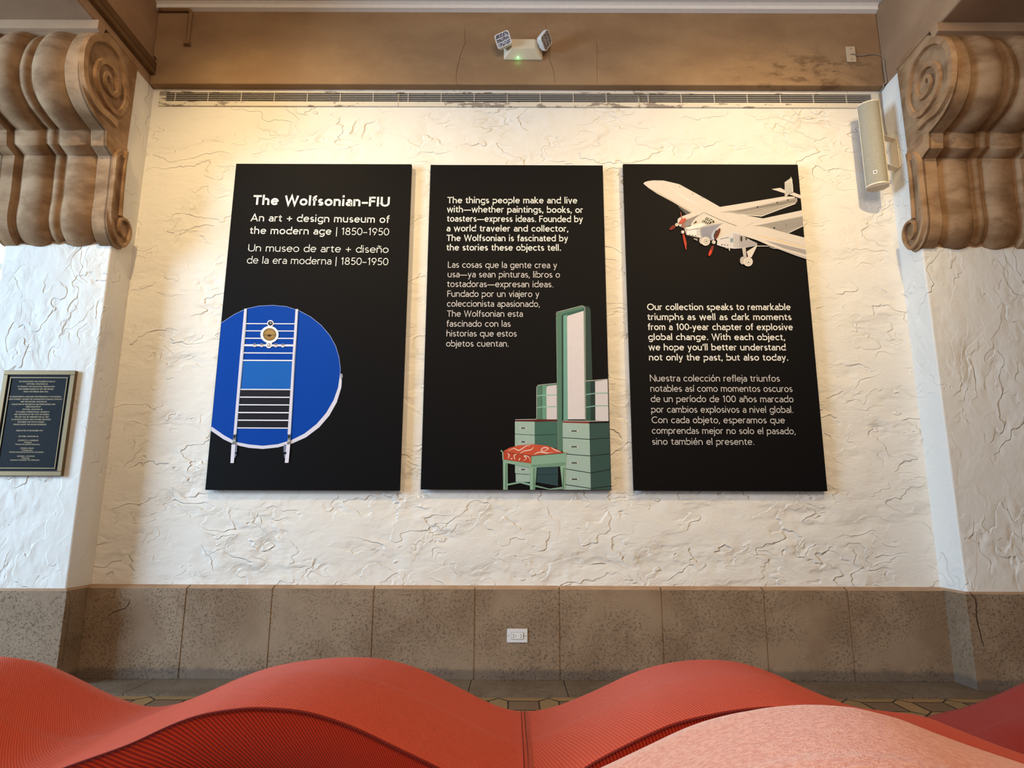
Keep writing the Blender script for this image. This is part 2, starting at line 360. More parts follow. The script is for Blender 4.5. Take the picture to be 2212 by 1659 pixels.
def corbel(label, sgn, xs):
    # sgn=+1: scroll side faces +X, width runs to -X from xs
    t = thing('corbel', (xs-sgn*.34, YF, min(p[1] for p in prof)), label, 'corbel', 'carved scroll corbels under the beams')
    fx = lambda dx, y, z: (xs-sgn*dx, y, z)
    w = .686; N = 96; b = MB(); rows = []
    cen = [(-.30, 2.4+H*0)]
    nd = len(dense)
    for i, (y, z) in enumerate(dense):
        a = Vector(dense[max(i-5, 0)]); c = Vector(dense[min(i+5, nd-1)]); tt = (c-a).normalized(); nrm = Vector((tt.y, -tt.x))
        # outward = towards -Y / down
        if nrm.dot(Vector((-1, -.15))) < 0 and i > 3: nrm = -nrm
        if i <= 3: nrm = Vector((-.3, .95)).normalized()
        fade = min(1, (nd-1-i)/3+.35); row = []
        for k in range(N+1):
            s = -1+2*k/N; h = (flute(s)-.036)*fade*1.15
            yy = y+nrm.x*h; zz = z+nrm.y*h
            row.append(fx(.010+(w-.020)*k/N, min(yy, YF-.001), zz))
        rows.append(row)
    b.grid(rows)
    for k in (0, N):   # side caps
        col = [r[k] for r in rows]; x = col[0][0]
        b.poly(col+[(x, YF-.001, col[-1][2]), (x, YF-.001, col[0][2])])
    b.grid([[rows[0][0], rows[0][-1]], [(rows[0][0][0], YF-.001, rows[0][0][2]), (rows[0][-1][0], YF-.001, rows[0][0][2])]])
    body = b.build('body', M['stone'], t, smooth=True)
    sm = body.modifiers.new('es', 'EDGE_SPLIT'); sm.split_angle = math.radians(32)
    for (dx0, dx1) in ((.001, .020), (w-.020, w-.001)):
        inner = dx0 < .1
        b = MB(); outline = [(p[0], p[1]) for p in dense]+[q for q in reversed(backo)]+[(-.217, dense[0][1])]
        if inner:
            n = len(outline); b.prism(outline, lambda p: fx(.007, p[0], p[1]), lambda p: fx(.0235, p[0], p[1]))
        else:
            b.prism(outline, lambda p: fx(w-.0235, p[0], p[1]), lambda p: fx(w-.007, p[0], p[1]))
        pl = b.build('side_panel', M['stone'], t)
        b = MB(); xa, xb = (.012, -.015) if inner else (w-.012, w+.015)
        ribbon(b, vol, .050, .026, fx, xa, xb); pv = b.build('volute', M['stone'], t, smooth=False)
        b = MB(); ribbon(b, low, .026, .016, fx, xa, xb); ribbon(b, lowb, .018, .018, fx, xa, xb); b.build('scroll_rim', M['stone'], t)
    # moulded cap under the beam
    b = MB(); zt0 = dense[2][1]; x0, x1 = sorted((xs+sgn*.0, xs-sgn*w))
    pr = [(YF-.001, zt0-.012), (-.56, zt0-.012), (-.575, ZT-.080), (-.60, ZT-.066), (-.625, ZT-.058), (-.625, ZT-.0005), (YF-.001, ZT-.0005)]
    b.prism(pr, lambda p: (x0-.0, p[0], p[1]), lambda p: (x1, p[0], p[1])); b.build('cap_moulding', M['beam'], t, bevel=.004)
    return t
corbel('carved tan stone scroll corbel on the white pier above the bronze plaque', 1, PS)
corbel('carved tan stone scroll corbel on the white pier beside the column speaker', -1, XR-.025)
# ------------------------------------------------------------------ lettering: a monoline humanist alphabet drawn as strokes
XH, CH, AH, DE = .505, .708, .745, -.225
def arc(cx, cy, rx, ry, a0, a1, n=0):
    n = n or max(4, int(abs(a1-a0)/12)); return [(cx+rx*math.cos(math.radians(a0+(a1-a0)*i/n)), cy+ry*math.sin(math.radians(a0+(a1-a0)*i/n))) for i in range(n+1)]
def glyph(c, w):
    """strokes (centre lines) and ink width for a character; w = stem thickness"""
    h = w/2; r = XH/2; L = lambda *p: list(p); ext = []
    acc = {'ó': 'o', 'í': 'i', 'é': 'e', 'á': 'a', 'ú': 'u', 'ñ': 'n'}
    if c in acc:
        st, wd = glyph('ı' if acc[c] == 'i' else acc[c], w)
        m = wd/2
        if c == 'ñ': st = st+[[(m-.15, XH+.12)]+arc(m-.07, XH+.12, .07, .045, 170, 20, 5)+arc(m+.075, XH+.145, .07, .045, 200, 350, 5)]
        else: st = st+[[(m-.03, XH+.08), (m+.08, XH+.235)]]
        return st, wd
    bw = .525; o = (bw/2, r, bw/2-h, r+.006-h)
    if c == 'o': return [arc(*o, 0, 360, 30)], bw
    if c in 'bp': return [L((h, 0 if c == 'b' else DE), (h, AH if c == 'b' else XH)), arc(*o, 0, 360, 30)], bw
    if c in 'dq': return [L((bw-h, 0 if c == 'd' else DE), (bw-h, AH if c == 'd' else XH)), arc(*o, 0, 360, 30)], bw
    if c == 'g': return [L((bw-h, XH), (bw-h, 0))+arc(bw/2+.01, -.02, bw/2-h-.01, .205-h, -5, -148), arc(*o, 0, 360, 30)], bw
    if c == 'c': return [arc(bw/2, r, bw/2-h, r+.006-h, 46, 314)], .46
    if c == 'e': return [L((h, r+.01), (bw-h, r+.01)), arc(bw/2, r, bw/2-h, r+.006-h, 2, 322)], bw-.01
    if c == 'a':
        R = .43; return [arc(.225, .30, R-h-.225, XH+.006-.30-h, 148, 0)+L((R-h, 0)), L((R-h, .275), (.2, .275))+arc(.19, (.275+h-.006)/2, .19-h, (.275-h)/2, 90, 270)+arc(.21, .135, R-h-.21, .135-h, 270, 345)], R
    if c == 'f': return [L((.13, 0), (.13, .58))+arc(.13+.13, .58, .13, AH-.58-h, 180, 78), L((.01, XH-h), (.28, XH-h))], .29
    if c in 'nh': return [L((h, 0), (h, XH if c == 'n' else AH)), arc(.235, XH-.20, .235-h, .206-h, 172, 0)+L((.47-h, 0))], .47
    if c == 'u': return [L((.47-h, XH), (.47-h, 0)), L((h, XH))+[(x, y) for x, y in arc(.235, .20, .235-h, .206-h, 180, 352)]], .47
    if c == 'm': return [L((h, 0), (h, XH)), arc(.20, XH-.18, .20-h, .186-h, 172, 0)+L((.40-h, 0)), arc(.60-w, XH-.18, .20-h, .186-h, 172, 0)+L((.80-w-h, 0))], .80-w
    if c in 'iıj':
        x = h+.01; st = [L((x, 0), (x, XH))] if c != 'j' else [L((x, XH), (x, -.10))+arc(x-.12, -.10, .12, -DE-.10-h+.02, 0, -75)]
        if c != 'ı': st.append(L((x, .625), (x, .625+w*1.15)))
        return st, w+.02
    if c == 'l': return [L((h+.01, 0), (h+.01, AH))], w+.02
    if c == 'I': return [L((h+.02, 0), (h+.02, CH))], w+.04
    if c == 'k': return [L((h, 0), (h, AH)), L((h*1.3, .20), (.37, XH)), L((.13, .235), (.41, 0))], .45
    if c == 'r': return [L((h, 0), (h, XH)), arc(.21, XH-.20, .21-h, .206-h, 172, 66)], .30
    if c == 's':
        m = .238; return [arc(.19, (XH-h+m)/2, .168-h, (XH+.004-h-m)/2, 35, 270)[:-1]+arc(.195, (m+h)/2, .185-h, (m+.004-h)/2, 90, -148)], .38
    if c == 't': return [L((.13, .61), (.13, .13))+arc(.13+.13, .13, .13, .13-h, 180, 288), L((.0, XH-h), (.29, XH-h))], .31
    if c == 'v': return [L((h*.8, XH), (.225, h*.6), (.45-h*.8, XH))], .45
    if c == 'w': return [L((h*.8, XH), (.19, h*.6), (.36, XH-h*.4), (.53, h*.6), (.72-h*.8, XH))], .72
    if c == 'x': return [L((h, XH), (.43-h, 0)), L((.43-h, XH), (h, 0))], .43
    if c == 'y': return [L((h*.9, XH), (.235, .02)), L((.46-h*.9, XH), (.235, .02), (.15, DE+.03)), L((.155, DE+h), (.05, DE+h))], .46
    if c == 'z': return [L((.02, XH-h), (.36, XH-h), (.03, h), (.39, h))], .40
    if c == 'T': return [L((0, CH-h), (.54, CH-h)), L((.27, 0), (.27, CH))], .54
    if c == 'W': return [L((h*.8, CH), (.25, h*.5), (.46, CH-h*.5), (.67, h*.5), (.92-h*.8, CH))], .92
    if c == 'F': return [L((h, 0), (h, CH)), L((h, CH-h), (.43, CH-h)), L((h, .37), (.40, .37))], .43
    if c == 'E': return [L((h, 0), (h, CH)), L((h, CH-h), (.45, CH-h)), L((h, .37), (.42, .37)), L((h, h), (.46, h))], .46
    if c == 'L': return [L((h, CH), (h, h), (.42, h))], .42
    if c == 'U': return [L((h, CH), (h, .25))+arc(.30, .25, .30-h, .255-h, 180, 360)+L((.60-h, CH))], .60
    if c == 'A': return [L((h*.8, 0), (.335, CH-h*.3), (.67-h*.8, 0)), L((.14, .22), (.53, .22))], .67
    if c == 'O': return [arc(.40, CH/2, .40-h, CH/2+.01-h, 0, 360, 36)], .80
    if c == 'Q': return [arc(.40, CH/2, .40-h, CH/2+.01-h, 0, 360, 36), L((.45, .2), (.72, -.05))], .80
    if c == 'C': return [arc(.40, CH/2, .40-h, CH/2+.01-h, 48, 312)], .66
    if c == 'G': return [arc(.40, CH/2, .40-h, CH/2+.01-h, 48, 330)+L((.72, .33), (.45, .33))], .75
    if c == 'N': return [L((h, 0), (h, CH-h*.3), (.64-h, h*.3), (.64-h, CH))], .64
    if c == 'M': return [L((h, 0), (h*1.4, CH-h*.3), (.40, .12), (.80-h*1.4, CH-h*.3), (.80-h, 0))], .80
    if c == 'H': return [L((h, 0), (h, CH)), L((.62-h, 0), (.62-h, CH)), L((h, .37), (.62-h, .37))], .62
    if c == 'D': return [L((.25, h), (h, h), (h, CH-h), (.25, CH-h))+arc(.27, CH/2, .38-h, CH/2-h, 90, -90)], .65
    if c in 'PRB':
        st = [L((h, 0), (h, CH)), L((h, CH-h), (.25, CH-h))+arc(.25, CH-.19, .21-h, .19-h, 90, -90)+L((h, CH-.38+h))]
        if c == 'R': st.append(L((.22, .33), (.47, 0)))
        if c == 'B': st.append(L((.25, CH-.38+h))+arc(.25, (.33+h)/2, .24-h, (.33-h)/2, 90, -90)+L((h, h)))
        return st, .48
    if c == 'S':
        m = .37; return [arc(.23, (CH-h+m)/2, .215-h, (CH-h-m)/2, 38, 270)[:-1]+arc(.235, (m+h)/2, .23-h, (m-h)/2, 90, -150)], .48
    if c == 'J': return [L((.3, CH), (.3, .2))+arc(.15, .2, .15, .2-h, 0, -160)], .34
    if c == 'V': return [L((h*.8, CH), (.31, h*.5), (.62-h*.8, CH))], .62
    if c == 'X': return [L((h, CH), (.6-h, 0)), L((.6-h, CH), (h, 0))], .6
    if c == 'Y': return [L((h*.8, CH), (.3, .3), (.6-h*.8, CH)), L((.3, .3), (.3, 0))], .6
    if c == 'K': return [L((h, 0), (h, CH)), L((h, .3), (.5, CH)), L((.18, .4), (.56, 0))], .58
    if c == 'Z': return [L((.02, CH-h), (.5, CH-h), (.03, h), (.54, h))], .55
    if c == '0': return [arc(.265, CH/2, .265-h, CH/2+.006-h, 0, 360, 32)], .53
    if c == '1': return [L((.06, .56), (.25-h, CH-h*.6), (.25-h, 0))], .30
    if c == '5': return [L((.44, CH-h), (.14, CH-h), (.10, .40))+arc(.235, .225, .255-h, .225-h, 118, -140)], .49
    if c == '8': return [arc(.255, CH-.178, .205-h, .178-h+.004, 0, 360, 24), arc(.255, .193, .25-h, .193-h+.006, 0, 360, 26)], .51
    if c in '96':
        st = [arc(.25, CH-.225, .245-h, .23-h, 0, 360, 26), L((.245+.225-h*.6, CH-.28), (.20, 0))]
        return (st, .50) if c == '9' else ([[(.5-x, CH-y) for x, y in q] for q in st], .50)
    if c == '4': return [L((.40-h, 0), (.40-h, CH-h*.6), (.04, .17+h), (.52, .17+h))], .52
    if c == '7': return [L((.02, CH-h), (.46, CH-h), (.17, 0))], .48
    if c == '2': return [arc(.24, CH-.2, .21-h, .2-h, 160, -30)+L((.05, h), (.47, h))], .48
    if c == '3': return [arc(.22, CH-.18, .2-h, .18-h, 150, -85), arc(.22, .19, .23-h, .19-h, 85, -150)], .46
    if c == '.': return [L((h+.05, 0), (h+.05, w*1.1))], w+.06
    if c == ',': return [L((h+.045, w*1.1), (h-.01, -.10))], w+.06
    if c == '’': return [L((h+.04, CH), (h, CH-.22))], w+.05
    if c == '-': return [L((0, .25), (.23, .25))], .23
    if c == '–': return [L((0, .25), (.40, .25))], .40
    if c == '—': return [L((0, .25), (.86, .25))], .86
    if c == '+': return [L((.04, .29), (.50, .29)), L((.27, .06), (.27, .52))], .54
    if c == '|': return [L((.05, -.16), (.05, .76))], .10
    if c == '(': return [arc(.42, .3, .36, .45, 140, 220)], .2
    if c == ')': return [arc(-.22, .3, .36, .45, 40, -40)], .2
    return [], .27
def stroke(b, pts, h, fn):
    closed = len(pts) > 6 and abs(pts[0][0]-pts[-1][0])+abs(pts[0][1]-pts[-1][1]) < 1e-6
    if closed: pts = pts[:-1]
    n = len(pts); P = [Vector(p) for p in pts]; A = []; B = []
    for i in range(n):
        pv = P[i-1] if (i or closed) else None; nx = P[(i+1) % n] if (i < n-1 or closed) else None
        d1 = (P[i]-pv).normalized() if pv is not None else None; d2 = (nx-P[i]).normalized() if nx is not None else None
        d1 = d1 or d2; d2 = d2 or d1; n1 = Vector((-d1.y, d1.x)); n2 = Vector((-d2.y, d2.x)); m = n1+n2
        if m.length < 1e-4: m = n1
        m.normalize(); k = h/max(.38, m.dot(n1)); A.append(P[i]+m*k); B.append(P[i]-m*k)
    vs = [fn(p) for p in A]+[fn(p) for p in B]
    b.add(vs, [(i, (i+1) % n, n+(i+1) % n, n+i) for i in range(n if closed else n-1)])
def text_line(b, txt, x0, y0, x1, y1, cap, w, Y, fnY=None):
    P0, P1 = atY(x0, y0, Y), atY(x1, y1, Y); em = (atY(x0, y0-cap, Y)-P0).z/CH
    items = []; x = 0; sb = .054 if w < .1 else .046
    for i, c in enumerate(txt):
        if c == ' ': x += .33; continue
        st, wd = glyph(c, w); rnd_ = .75 if c in 'oecdqgbpOCvwyWATV' else 1.0
        items.append((x, st)); x += wd+sb*(2.0 if c in 'ilhnmuIl1' else 1.55)
        last = x-sb*(2.0 if c in 'ilhnmuIl1' else 1.55)
    kx = (P1-P0).length/last; dirv = (P1-P0).normalized(); upv = Vector((-dirv.z, 0, dirv.x))
    hh = w/2
    for gx, st in items:
        for s_ in st:
            # keep stem weight even when the line is condensed or widened
            q = [((gx+px)*kx, py*em) for px, py in s_]
            stroke(b, q, hh*em*.5+hh*kx*.5, lambda p: P0+dirv*p.x+upv*p.y)
def text(name, lines, w, cap, Y, mat, parent):
    # a block of printed text with one mesh per line
    P0 = atY(lines[-1][1], lines[-1][2], Y); e = None
    if len(lines) > 1:
        e = bpy.data.objects.new(name, None); S.collection.objects.link(e); e.parent = parent; e.location = P0-world_loc(parent)
    for l in lines:
        b = MB(); text_line(b, l[0], l[1], l[2], l[3], l[4], l[6] if len(l) > 6 else cap, l[5] if len(l) > 5 and l[5] else w, Y)
        b.build('text_line' if e else name, mat, e or parent)
# ------------------------------------------------------------------ the three exhibition panels
PF = -.041; PT = PF-.0004
def panel(label, corners):
    x0 = (atY(*corners[0], PF).x+atY(*corners[3], PF).x)/2; x1 = (atY(*corners[1], PF).x+atY(*corners[2], PF).x)/2
    zt = (atY(*corners[0], PF).z+atY(*corners[1], PF).z)/2; zb = (atY(*corners[2], PF).z+atY(*corners[3], PF).z)/2
    t = thing('exhibition_panel', ((x0+x1)/2, PF, zb), label, 'wall panel', 'black exhibition panels on the white wall')
    b = MB(); b.box(x0, x1, PF, PF+.022, zb, zt); b.build('board', M['black_panel'], t, bevel=.0015)
    b = MB(); b.box(x0+.12, x1-.12, PF+.022, -.0005, zt-.22, zt-.16); b.box(x0+.12, x1-.12, PF+.022, -.0005, zb+.16, zb+.22); b.build('mounting_batten', M['panel_edge'], t)
    return t, x0, x1
MC = {}
def col(c, rough=.5):
    if c not in MC: MC[c] = plain('print_%02x%02x%02x' % c, c, rough, 0, .1, .04)
    return MC[c]
class Art:
    """flat printed picture: layered polygons in print order"""
    def __init__(s, ox, oy, k, x0=None, x1=None): s.ox, s.oy, s.k, s.n, s.x0, s.x1 = ox, oy, k, 0, x0, x1; s.b = None
    def start(s): s.b = MB(); s.mats = []
    def P(s, p):
        v = atY(s.ox+p[0]/s.k, s.oy+p[1]/s.k, PF); v.y = PF-.0004-.00006*s.n
        if s.x0 is not None: v.x = max(v.x, s.x0)
        if s.x1 is not None: v.x = min(v.x, s.x1)
        return v
    def poly(s, pts, c, smooth=0):
        s.n += 1
        if smooth: pts = [(p.x, p.y) for p in smooth_path([(x, y, 0) for x, y in pts], smooth, True)]
        m = col(c)
        if m not in s.mats: s.mats.append(m)
        s.b.mi = s.mats.index(m); s.b.poly([s.P(p) for p in pts])
    def band(s, pts, w, c, smooth=0, taper=False):
        s.n += 1
        if smooth: pts = [(p.x, p.y) for p in smooth_path([(x, y, 0) for x, y in pts], smooth)]
        m = col(c)
        if m not in s.mats: s.mats.append(m)
        s.b.mi = s.mats.index(m); P = [Vector(p) for p in pts]; n = len(P)
        A, B = [], []
        for i in range(n):
            t = (P[min(i+1, n-1)]-P[max(i-1, 0)]).normalized(); q = Vector((-t.y, t.x))*(w/2*(math.sin(PI*(i+.4)/(n-.2)) if taper else 1)); A.append(P[i]+q); B.append(P[i]-q)
        s.b.add([s.P(p) for p in A]+[s.P(p) for p in B], [(i, i+1, n+i+1, n+i) for i in range(n-1)])
    def disc(s, cx, cy_, r, c, ry=None, rot=0):
        ry = ry or r; ca, sa = math.cos(rot), math.sin(rot)
        s.poly([(cx+r*math.cos(a)*ca-ry*math.sin(a)*sa, cy_+r*math.cos(a)*sa+ry*math.sin(a)*ca) for a in (k*2*PI/28 for k in range(28))], c)
    def end(s, name, parent): return s.b.build(name, s.mats, parent)
# --- left panel: heading and round blue radio
t, x0, x1 = panel('tall black panel with a museum title and a round blue radio picture', ((510, 352), (888, 356), (864.5, 1058), (443, 1060)))
text('heading', [('The Wolfsonian–FIU', 546.1, 442.2, 841.2, 446.3)], .135, 20.8, PT, M['print_white'], t)
text('english_text', [('An art + design museum of', 541.1, 477.8, 840.8, 481.5), ('the modern age', 539.2, 505, 715.4, 507), ('| 1850–1950', 725.6, 507.2, 840.2, 508.4, .068)], .095, 15.4, PT, M['print_white'], t)
text('spanish_text', [('Un museo de arte + diseño', 535.7, 542.9, 839, 546.2), ('de la era moderna | 1850–1950', 533, 569, 838.4, 572.9)], .068, 15.4, PT, M['print_white'], t)
A = Art(440, 640, 4.3656, x0+.0005, x1)
pic = thing('radio_picture', (atY(600, 800, PF).x, PF, atY(600, 1000, PF).z), None, None); pic.parent = t; pic.location = pic.location-t.location
BLUE, BLUE2, SIL, SIL2, DARK = (2, 64, 160), (28, 96, 180), (214, 212, 226), (150, 152, 165), (34, 33, 40)
disc_in = [(168, 250), (290, 170), (400, 118), (520, 92), (650, 85), (780, 97), (900, 136), (1010, 195), (1110, 275), (1190, 370), (1245, 470), (1275, 570), (1290, 680), (1285, 740), (1268, 860), (1225, 980), (1155, 1100), (1065, 1205), (950, 1295), (830, 1355), (700, 1395), (560, 1410), (430, 1398), (310, 1375), (190, 1310), (74, 1228)]
rim_out = [(1305, 745), (1298, 860), (1255, 1000), (1185, 1125), (1090, 1235), (965, 1330), (830, 1390), (700, 1425), (560, 1440), (430, 1430), (300, 1402), (190, 1350), (69, 1268)]
A.start(); A.poly(disc_in[13:]+rim_out[::-1], SIL); A.poly(disc_in, BLUE)
for k in range(13): A.band([disc_in[k], disc_in[k+1]], 4, (150, 165, 215))
A.poly([(1288, 728), (1308, 732), (1312, 755), (1300, 790), (1290, 770)], SIL2)
A.end('blue_disc', pic)
A.start(); A.poly([(372, 612), (838, 612), (820, 876), (350, 876)], BLUE2)
A.poly([(350, 885), (818, 885), (795, 1240), (318, 1240)], DARK)
for k in range(26): A.band([(352-k*.9, 895+k*13), (815-k*.8, 895+k*13)], 2, (46, 45, 54))
A.end('speaker_grille', pic)
A.start()
for y, a, c, w in ((260, 398, 860, 9), (328, 395, 855, 9), (398, 390, 850, 10), (464, 383, 846, 18), (536, 375, 842, 10), (606, 370, 838, 11), (880, 350, 820, 10), (953, 343, 812, 10), (1025, 335, 808, 10), (1098, 330, 804, 11), (1170, 325, 800, 11), (1243, 318, 795, 10)):
    A.band([(a, y-1), ((a+c)/2, y), (c, y+1)], w, (232, 232, 240))
for q in ([(385, 120), (411, 117), (400, 300), (310, 1303), (283, 1306), (345, 560)], [(868, 123), (895, 123), (860, 560), (822, 1302), (793, 1302), (835, 640)]):
    A.poly(q, SIL)
A.band([(409, 120), (310, 1300)], 4, SIL2); A.band([(892, 126), (822, 1300)], 4, SIL2)
A.end('chrome_bars', pic)
A.start(); A.disc(631, 257, 31, (236, 234, 236)); A.disc(617, 462, 29, (236, 234, 236)); A.poly([(612, 270), (650, 270), (645, 460), (595, 460)], (236, 234, 236))
A.disc(623, 362, 86, (238, 236, 236), 80); A.disc(624, 362, 63, (70, 54, 34), 59); A.disc(625, 362, 58, (148, 118, 70), 54); A.disc(627, 355, 40, (166, 134, 82), 34)
A.band([(567, 367), (682, 367)], 5, (90, 66, 38)); A.disc(622, 372, 20, (62, 44, 26), 11); A.disc(631, 258, 23, (52, 52, 58), 21); A.disc(634, 254, 9, (150, 150, 158)); A.disc(617, 461, 19, (168, 164, 160)); A.disc(612, 458, 8, (222, 218, 212))
A.end('tuning_dial', pic)
for kx, ky in ((482, 463), (549, 463), (683, 465), (748, 467)):
    A.start(); A.disc(kx, ky, 18, (214, 206, 208)); A.disc(kx, ky-9, 14, (110, 104, 116), 7); A.end('knob', pic)
for q, q2, cl in (([(266, 1398), (302, 1396), (288, 1573), (256, 1573)], [(300, 1398), (320, 1400), (314, 1492), (296, 1530), (292, 1490)], (272, 306)), ([(783, 1396), (819, 1396), (803, 1571), (768, 1571)], [(757, 1402), (785, 1398), (776, 1548), (764, 1520), (756, 1470)], (788, 820))):
    A.start(); A.poly(q2, (120, 124, 150)); A.poly(q, (222, 220, 232))
    A.poly([(cl[0]+12, 1303), (cl[1]+2, 1301), (cl[1], 1398), (cl[0], 1400)], (120, 124, 128)); A.poly([(cl[0]+12, 1312), (cl[1]-2, 1310), (cl[1]-4, 1336), (cl[0]+10, 1338)], (36, 40, 44)); A.poly([(cl[0]+6, 1358), (cl[1]-4, 1356), (cl[1]-8, 1372), (cl[0]+4, 1374)], (186, 188, 184))
    A.poly([(q2[0][0], 1470), (q2[1][0], 1470), (q2[1][0]-3, 1490), (q2[0][0], 1490)], (24, 24, 30)); A.end('foot', pic)
# --- middle panel: text and green dressing table
t, x0, x1 = panel('middle black panel with bilingual text and a green dressing table picture', ((929, 356), (1303, 357), (1319.5, 1058), (909.5, 1058)))
text('english_text', [('The things people make and live', 966.3, 439, 1247, 439.5), ('with—whether paintings, books, or', 965.5, 458.6, 1259.4, 459.9), ('toasters—express ideas. Founded by', 965.5, 478.7, 1258.9, 480), ('a world traveler and collector,', 964.5, 499.7, 1228, 500.5), ('The Wolfsonian is fascinated by', 964.5, 520.6, 1227, 521.4), ('the stories these objects tell.', 964.5, 541, 1211.7, 541.6)], .102, 13.6, PT, M['print_white'], t)
text('spanish_text', [('Las cosas que la gente crea y', 967.6, 578.2, 1203.2, 579.3), ('usa—ya sean pinturas, libros o', 967.1, 598.9, 1209.5, 599.7), ('tostadoras—expresan ideas.', 965.8, 619.8, 1195, 620.6), ('Fundado por un viajero y', 966.3, 641, 1164.7, 641.6), ('coleccionista apasionado,', 965.5, 662.3, 1166, 663), ('The Wolfsonian esta', 965.5, 684, 1129.4, 684.3), ('fascinado con las', 964.5, 705.5, 1103, 705.8), ('historias que estos', 964.5, 726.7, 1116.2, 727), ('objetos cuentan.', 963.7, 748.5, 1099, 748.8)], .074, 13.3, PT, M['print_warm'], t)
A = Art(1060, 640, 3.771, x0, x1-.0005)
pic = thing('dressing_table_picture', (atY(1210, 900, PF).x, PF, atY(1210, 1055, PF).z), None, None); pic.parent = t; pic.location = pic.location-t.location
G1, G2, G3, G4, GL = (86, 122, 104), (68, 104, 92), (48, 66, 60), (158, 182, 170), (206, 200, 202)
A.start(); A.poly([(752, 76), (800, 86), (813, 108), (828, 700), (765, 700)], (50, 68, 62))
A.poly([(533, 155), (537, 138), (550, 127), (740, 77), (757, 79), (768, 97), (774, 1012), (588, 1012), (588, 1262), (548, 1262), (540, 700)], G1)
A.poly([(580, 150), (590, 142), (762, 98), (766, 120), (620, 158), (620, 1010), (590, 1012), (580, 1012)], (60, 96, 88)); A.poly([(592, 160), (624, 150), (628, 1005), (594, 1010)], (112, 160, 146))
A.band([(582, 155), (584, 600), (586, 1012)], 7, (26, 34, 32)); A.poly([(622, 172), (630, 158), (757, 119), (768, 1002), (628, 1003)], (214, 206, 208)); A.band([(533, 150), (539, 128), (556, 125), (745, 76), (762, 86), (768, 105), (773, 1010)], 4, (176, 168, 160)); A.band([(628, 1006), (768, 1006)], 7, (20, 24, 26))
A.band([(534, 160), (541, 700), (548, 1262)], 3, (150, 168, 158)); A.end('tall_mirror', pic)
for kind in (0, 1):
    A.start()
    if kind == 0:
        A.poly([(373, 742), (384, 724), (536, 708), (540, 1004), (376, 1004)], G1); A.poly([(416, 728), (452, 724), (452, 1002), (416, 1002)], (104, 150, 126)); A.band([(416, 728), (417, 1002)], 4, (48, 76, 66)); A.poly([(453, 745), (460, 732), (537, 722), (540, 1003), (455, 1003)], GL)
        for yy in (808, 903): A.band([(378, yy+5), (420, yy-2), (538, yy-3)], 8, (140, 184, 168))
        A.band([(374, 1000), (374, 742), (385, 724), (536, 709)], 4, (190, 186, 178))
    else:
        A.poly([(772, 690), (950, 675), (962, 1018), (776, 1018)], (58, 88, 76)); A.poly([(812, 694), (850, 690), (853, 1012), (814, 1014)], (40, 58, 54)); A.poly([(850, 693), (952, 679), (960, 1015), (853, 1012)], GL)
        for yy in (797, 900): A.band([(776, yy+4), (850, yy-6), (956, yy-8)], 8, (130, 172, 158))
        A.band([(772, 691), (950, 676)], 5, (196, 186, 180))
    A.end('shelf_unit', pic)
def handle(x, y, l):
    A.band([(x-l/2, y), (x+l/2, y+2)], 8, (56, 52, 50)); A.disc(x-l/2+4, y, 8, (196, 196, 192)); A.disc(x+l/2-4, y+2, 8, (196, 196, 192))
A.start(); A.poly([(203, 1505), (360, 1505), (360, 1515), (206, 1515)], G2); A.poly([(358, 1024), (541, 1018), (548, 1470), (545, 1545), (358, 1512)], G2); A.poly([(358, 1380), (545, 1370), (548, 1545), (358, 1512)], (48, 72, 76)); A.poly([(197, 1020), (358, 1022), (358, 1512), (204, 1512), (203, 1440), (198, 1440)], G4)
A.poly([(200, 1004), (376, 1001), (538, 1005), (540, 1019), (358, 1022), (200, 1018)], (92, 40, 36)); A.band([(200, 1006), (372, 1002)], 4, (200, 190, 188))
for y, e in ((1122, 10), (1237, 8), (1340, 8), (1445, 10)): A.band([(197, y), (358, y+e), (541, y+2)], 4, (34, 48, 44))
for y in (1073, 1185, 1410): handle(264, y, 56)
A.end('drawer_stack', pic)
A.start(); A.poly([(803, 1036), (963, 1030), (979, 1576), (815, 1576)], (56, 80, 74)); A.poly([(585, 1030), (803, 1036), (815, 1576), (606, 1576), (588, 1290)], (160, 184, 173))
A.poly([(588, 1017), (800, 1021), (962, 1016), (964, 1032), (802, 1037), (588, 1030)], (128, 52, 42)); A.poly([(800, 1021), (962, 1016), (964, 1032), (802, 1037)], (24, 20, 22)); A.band([(590, 1016), (800, 1019), (960, 1015)], 4, (214, 200, 196))
for a, m_, c in (((585, 1153), (806, 1166), (968, 1154)), ((588, 1284), (809, 1301), (972, 1284)), ((604, 1405), (812, 1440), (975, 1410)), ((607, 1534), (816, 1566), (978, 1545))): A.band([a, m_], 6, (36, 44, 42)); A.band([m_, c], 5, (28, 36, 34)); A.band([(a[0], a[1]+7), (m_[0], m_[1]+7)], 4, (178, 206, 192))
for x, y in ((678, 1097), (679, 1225), (680, 1356), (682, 1489)): handle(x, y, 68)
A.end('drawer_stack', pic)
A.start(); A.poly([(137, 1350), (320, 1390), (320, 1520), (240, 1508), (137, 1525)], (12, 16, 22)) if False else None
A.poly([(98, 1330), (330, 1362), (330, 1398), (100, 1354)], (138, 172, 148)); A.poly([(330, 1300), (614, 1278), (608, 1372), (585, 1385), (330, 1398)], (134, 170, 146)); A.poly([(330, 1374), (610, 1352), (606, 1380), (330, 1398)], (112, 148, 126))
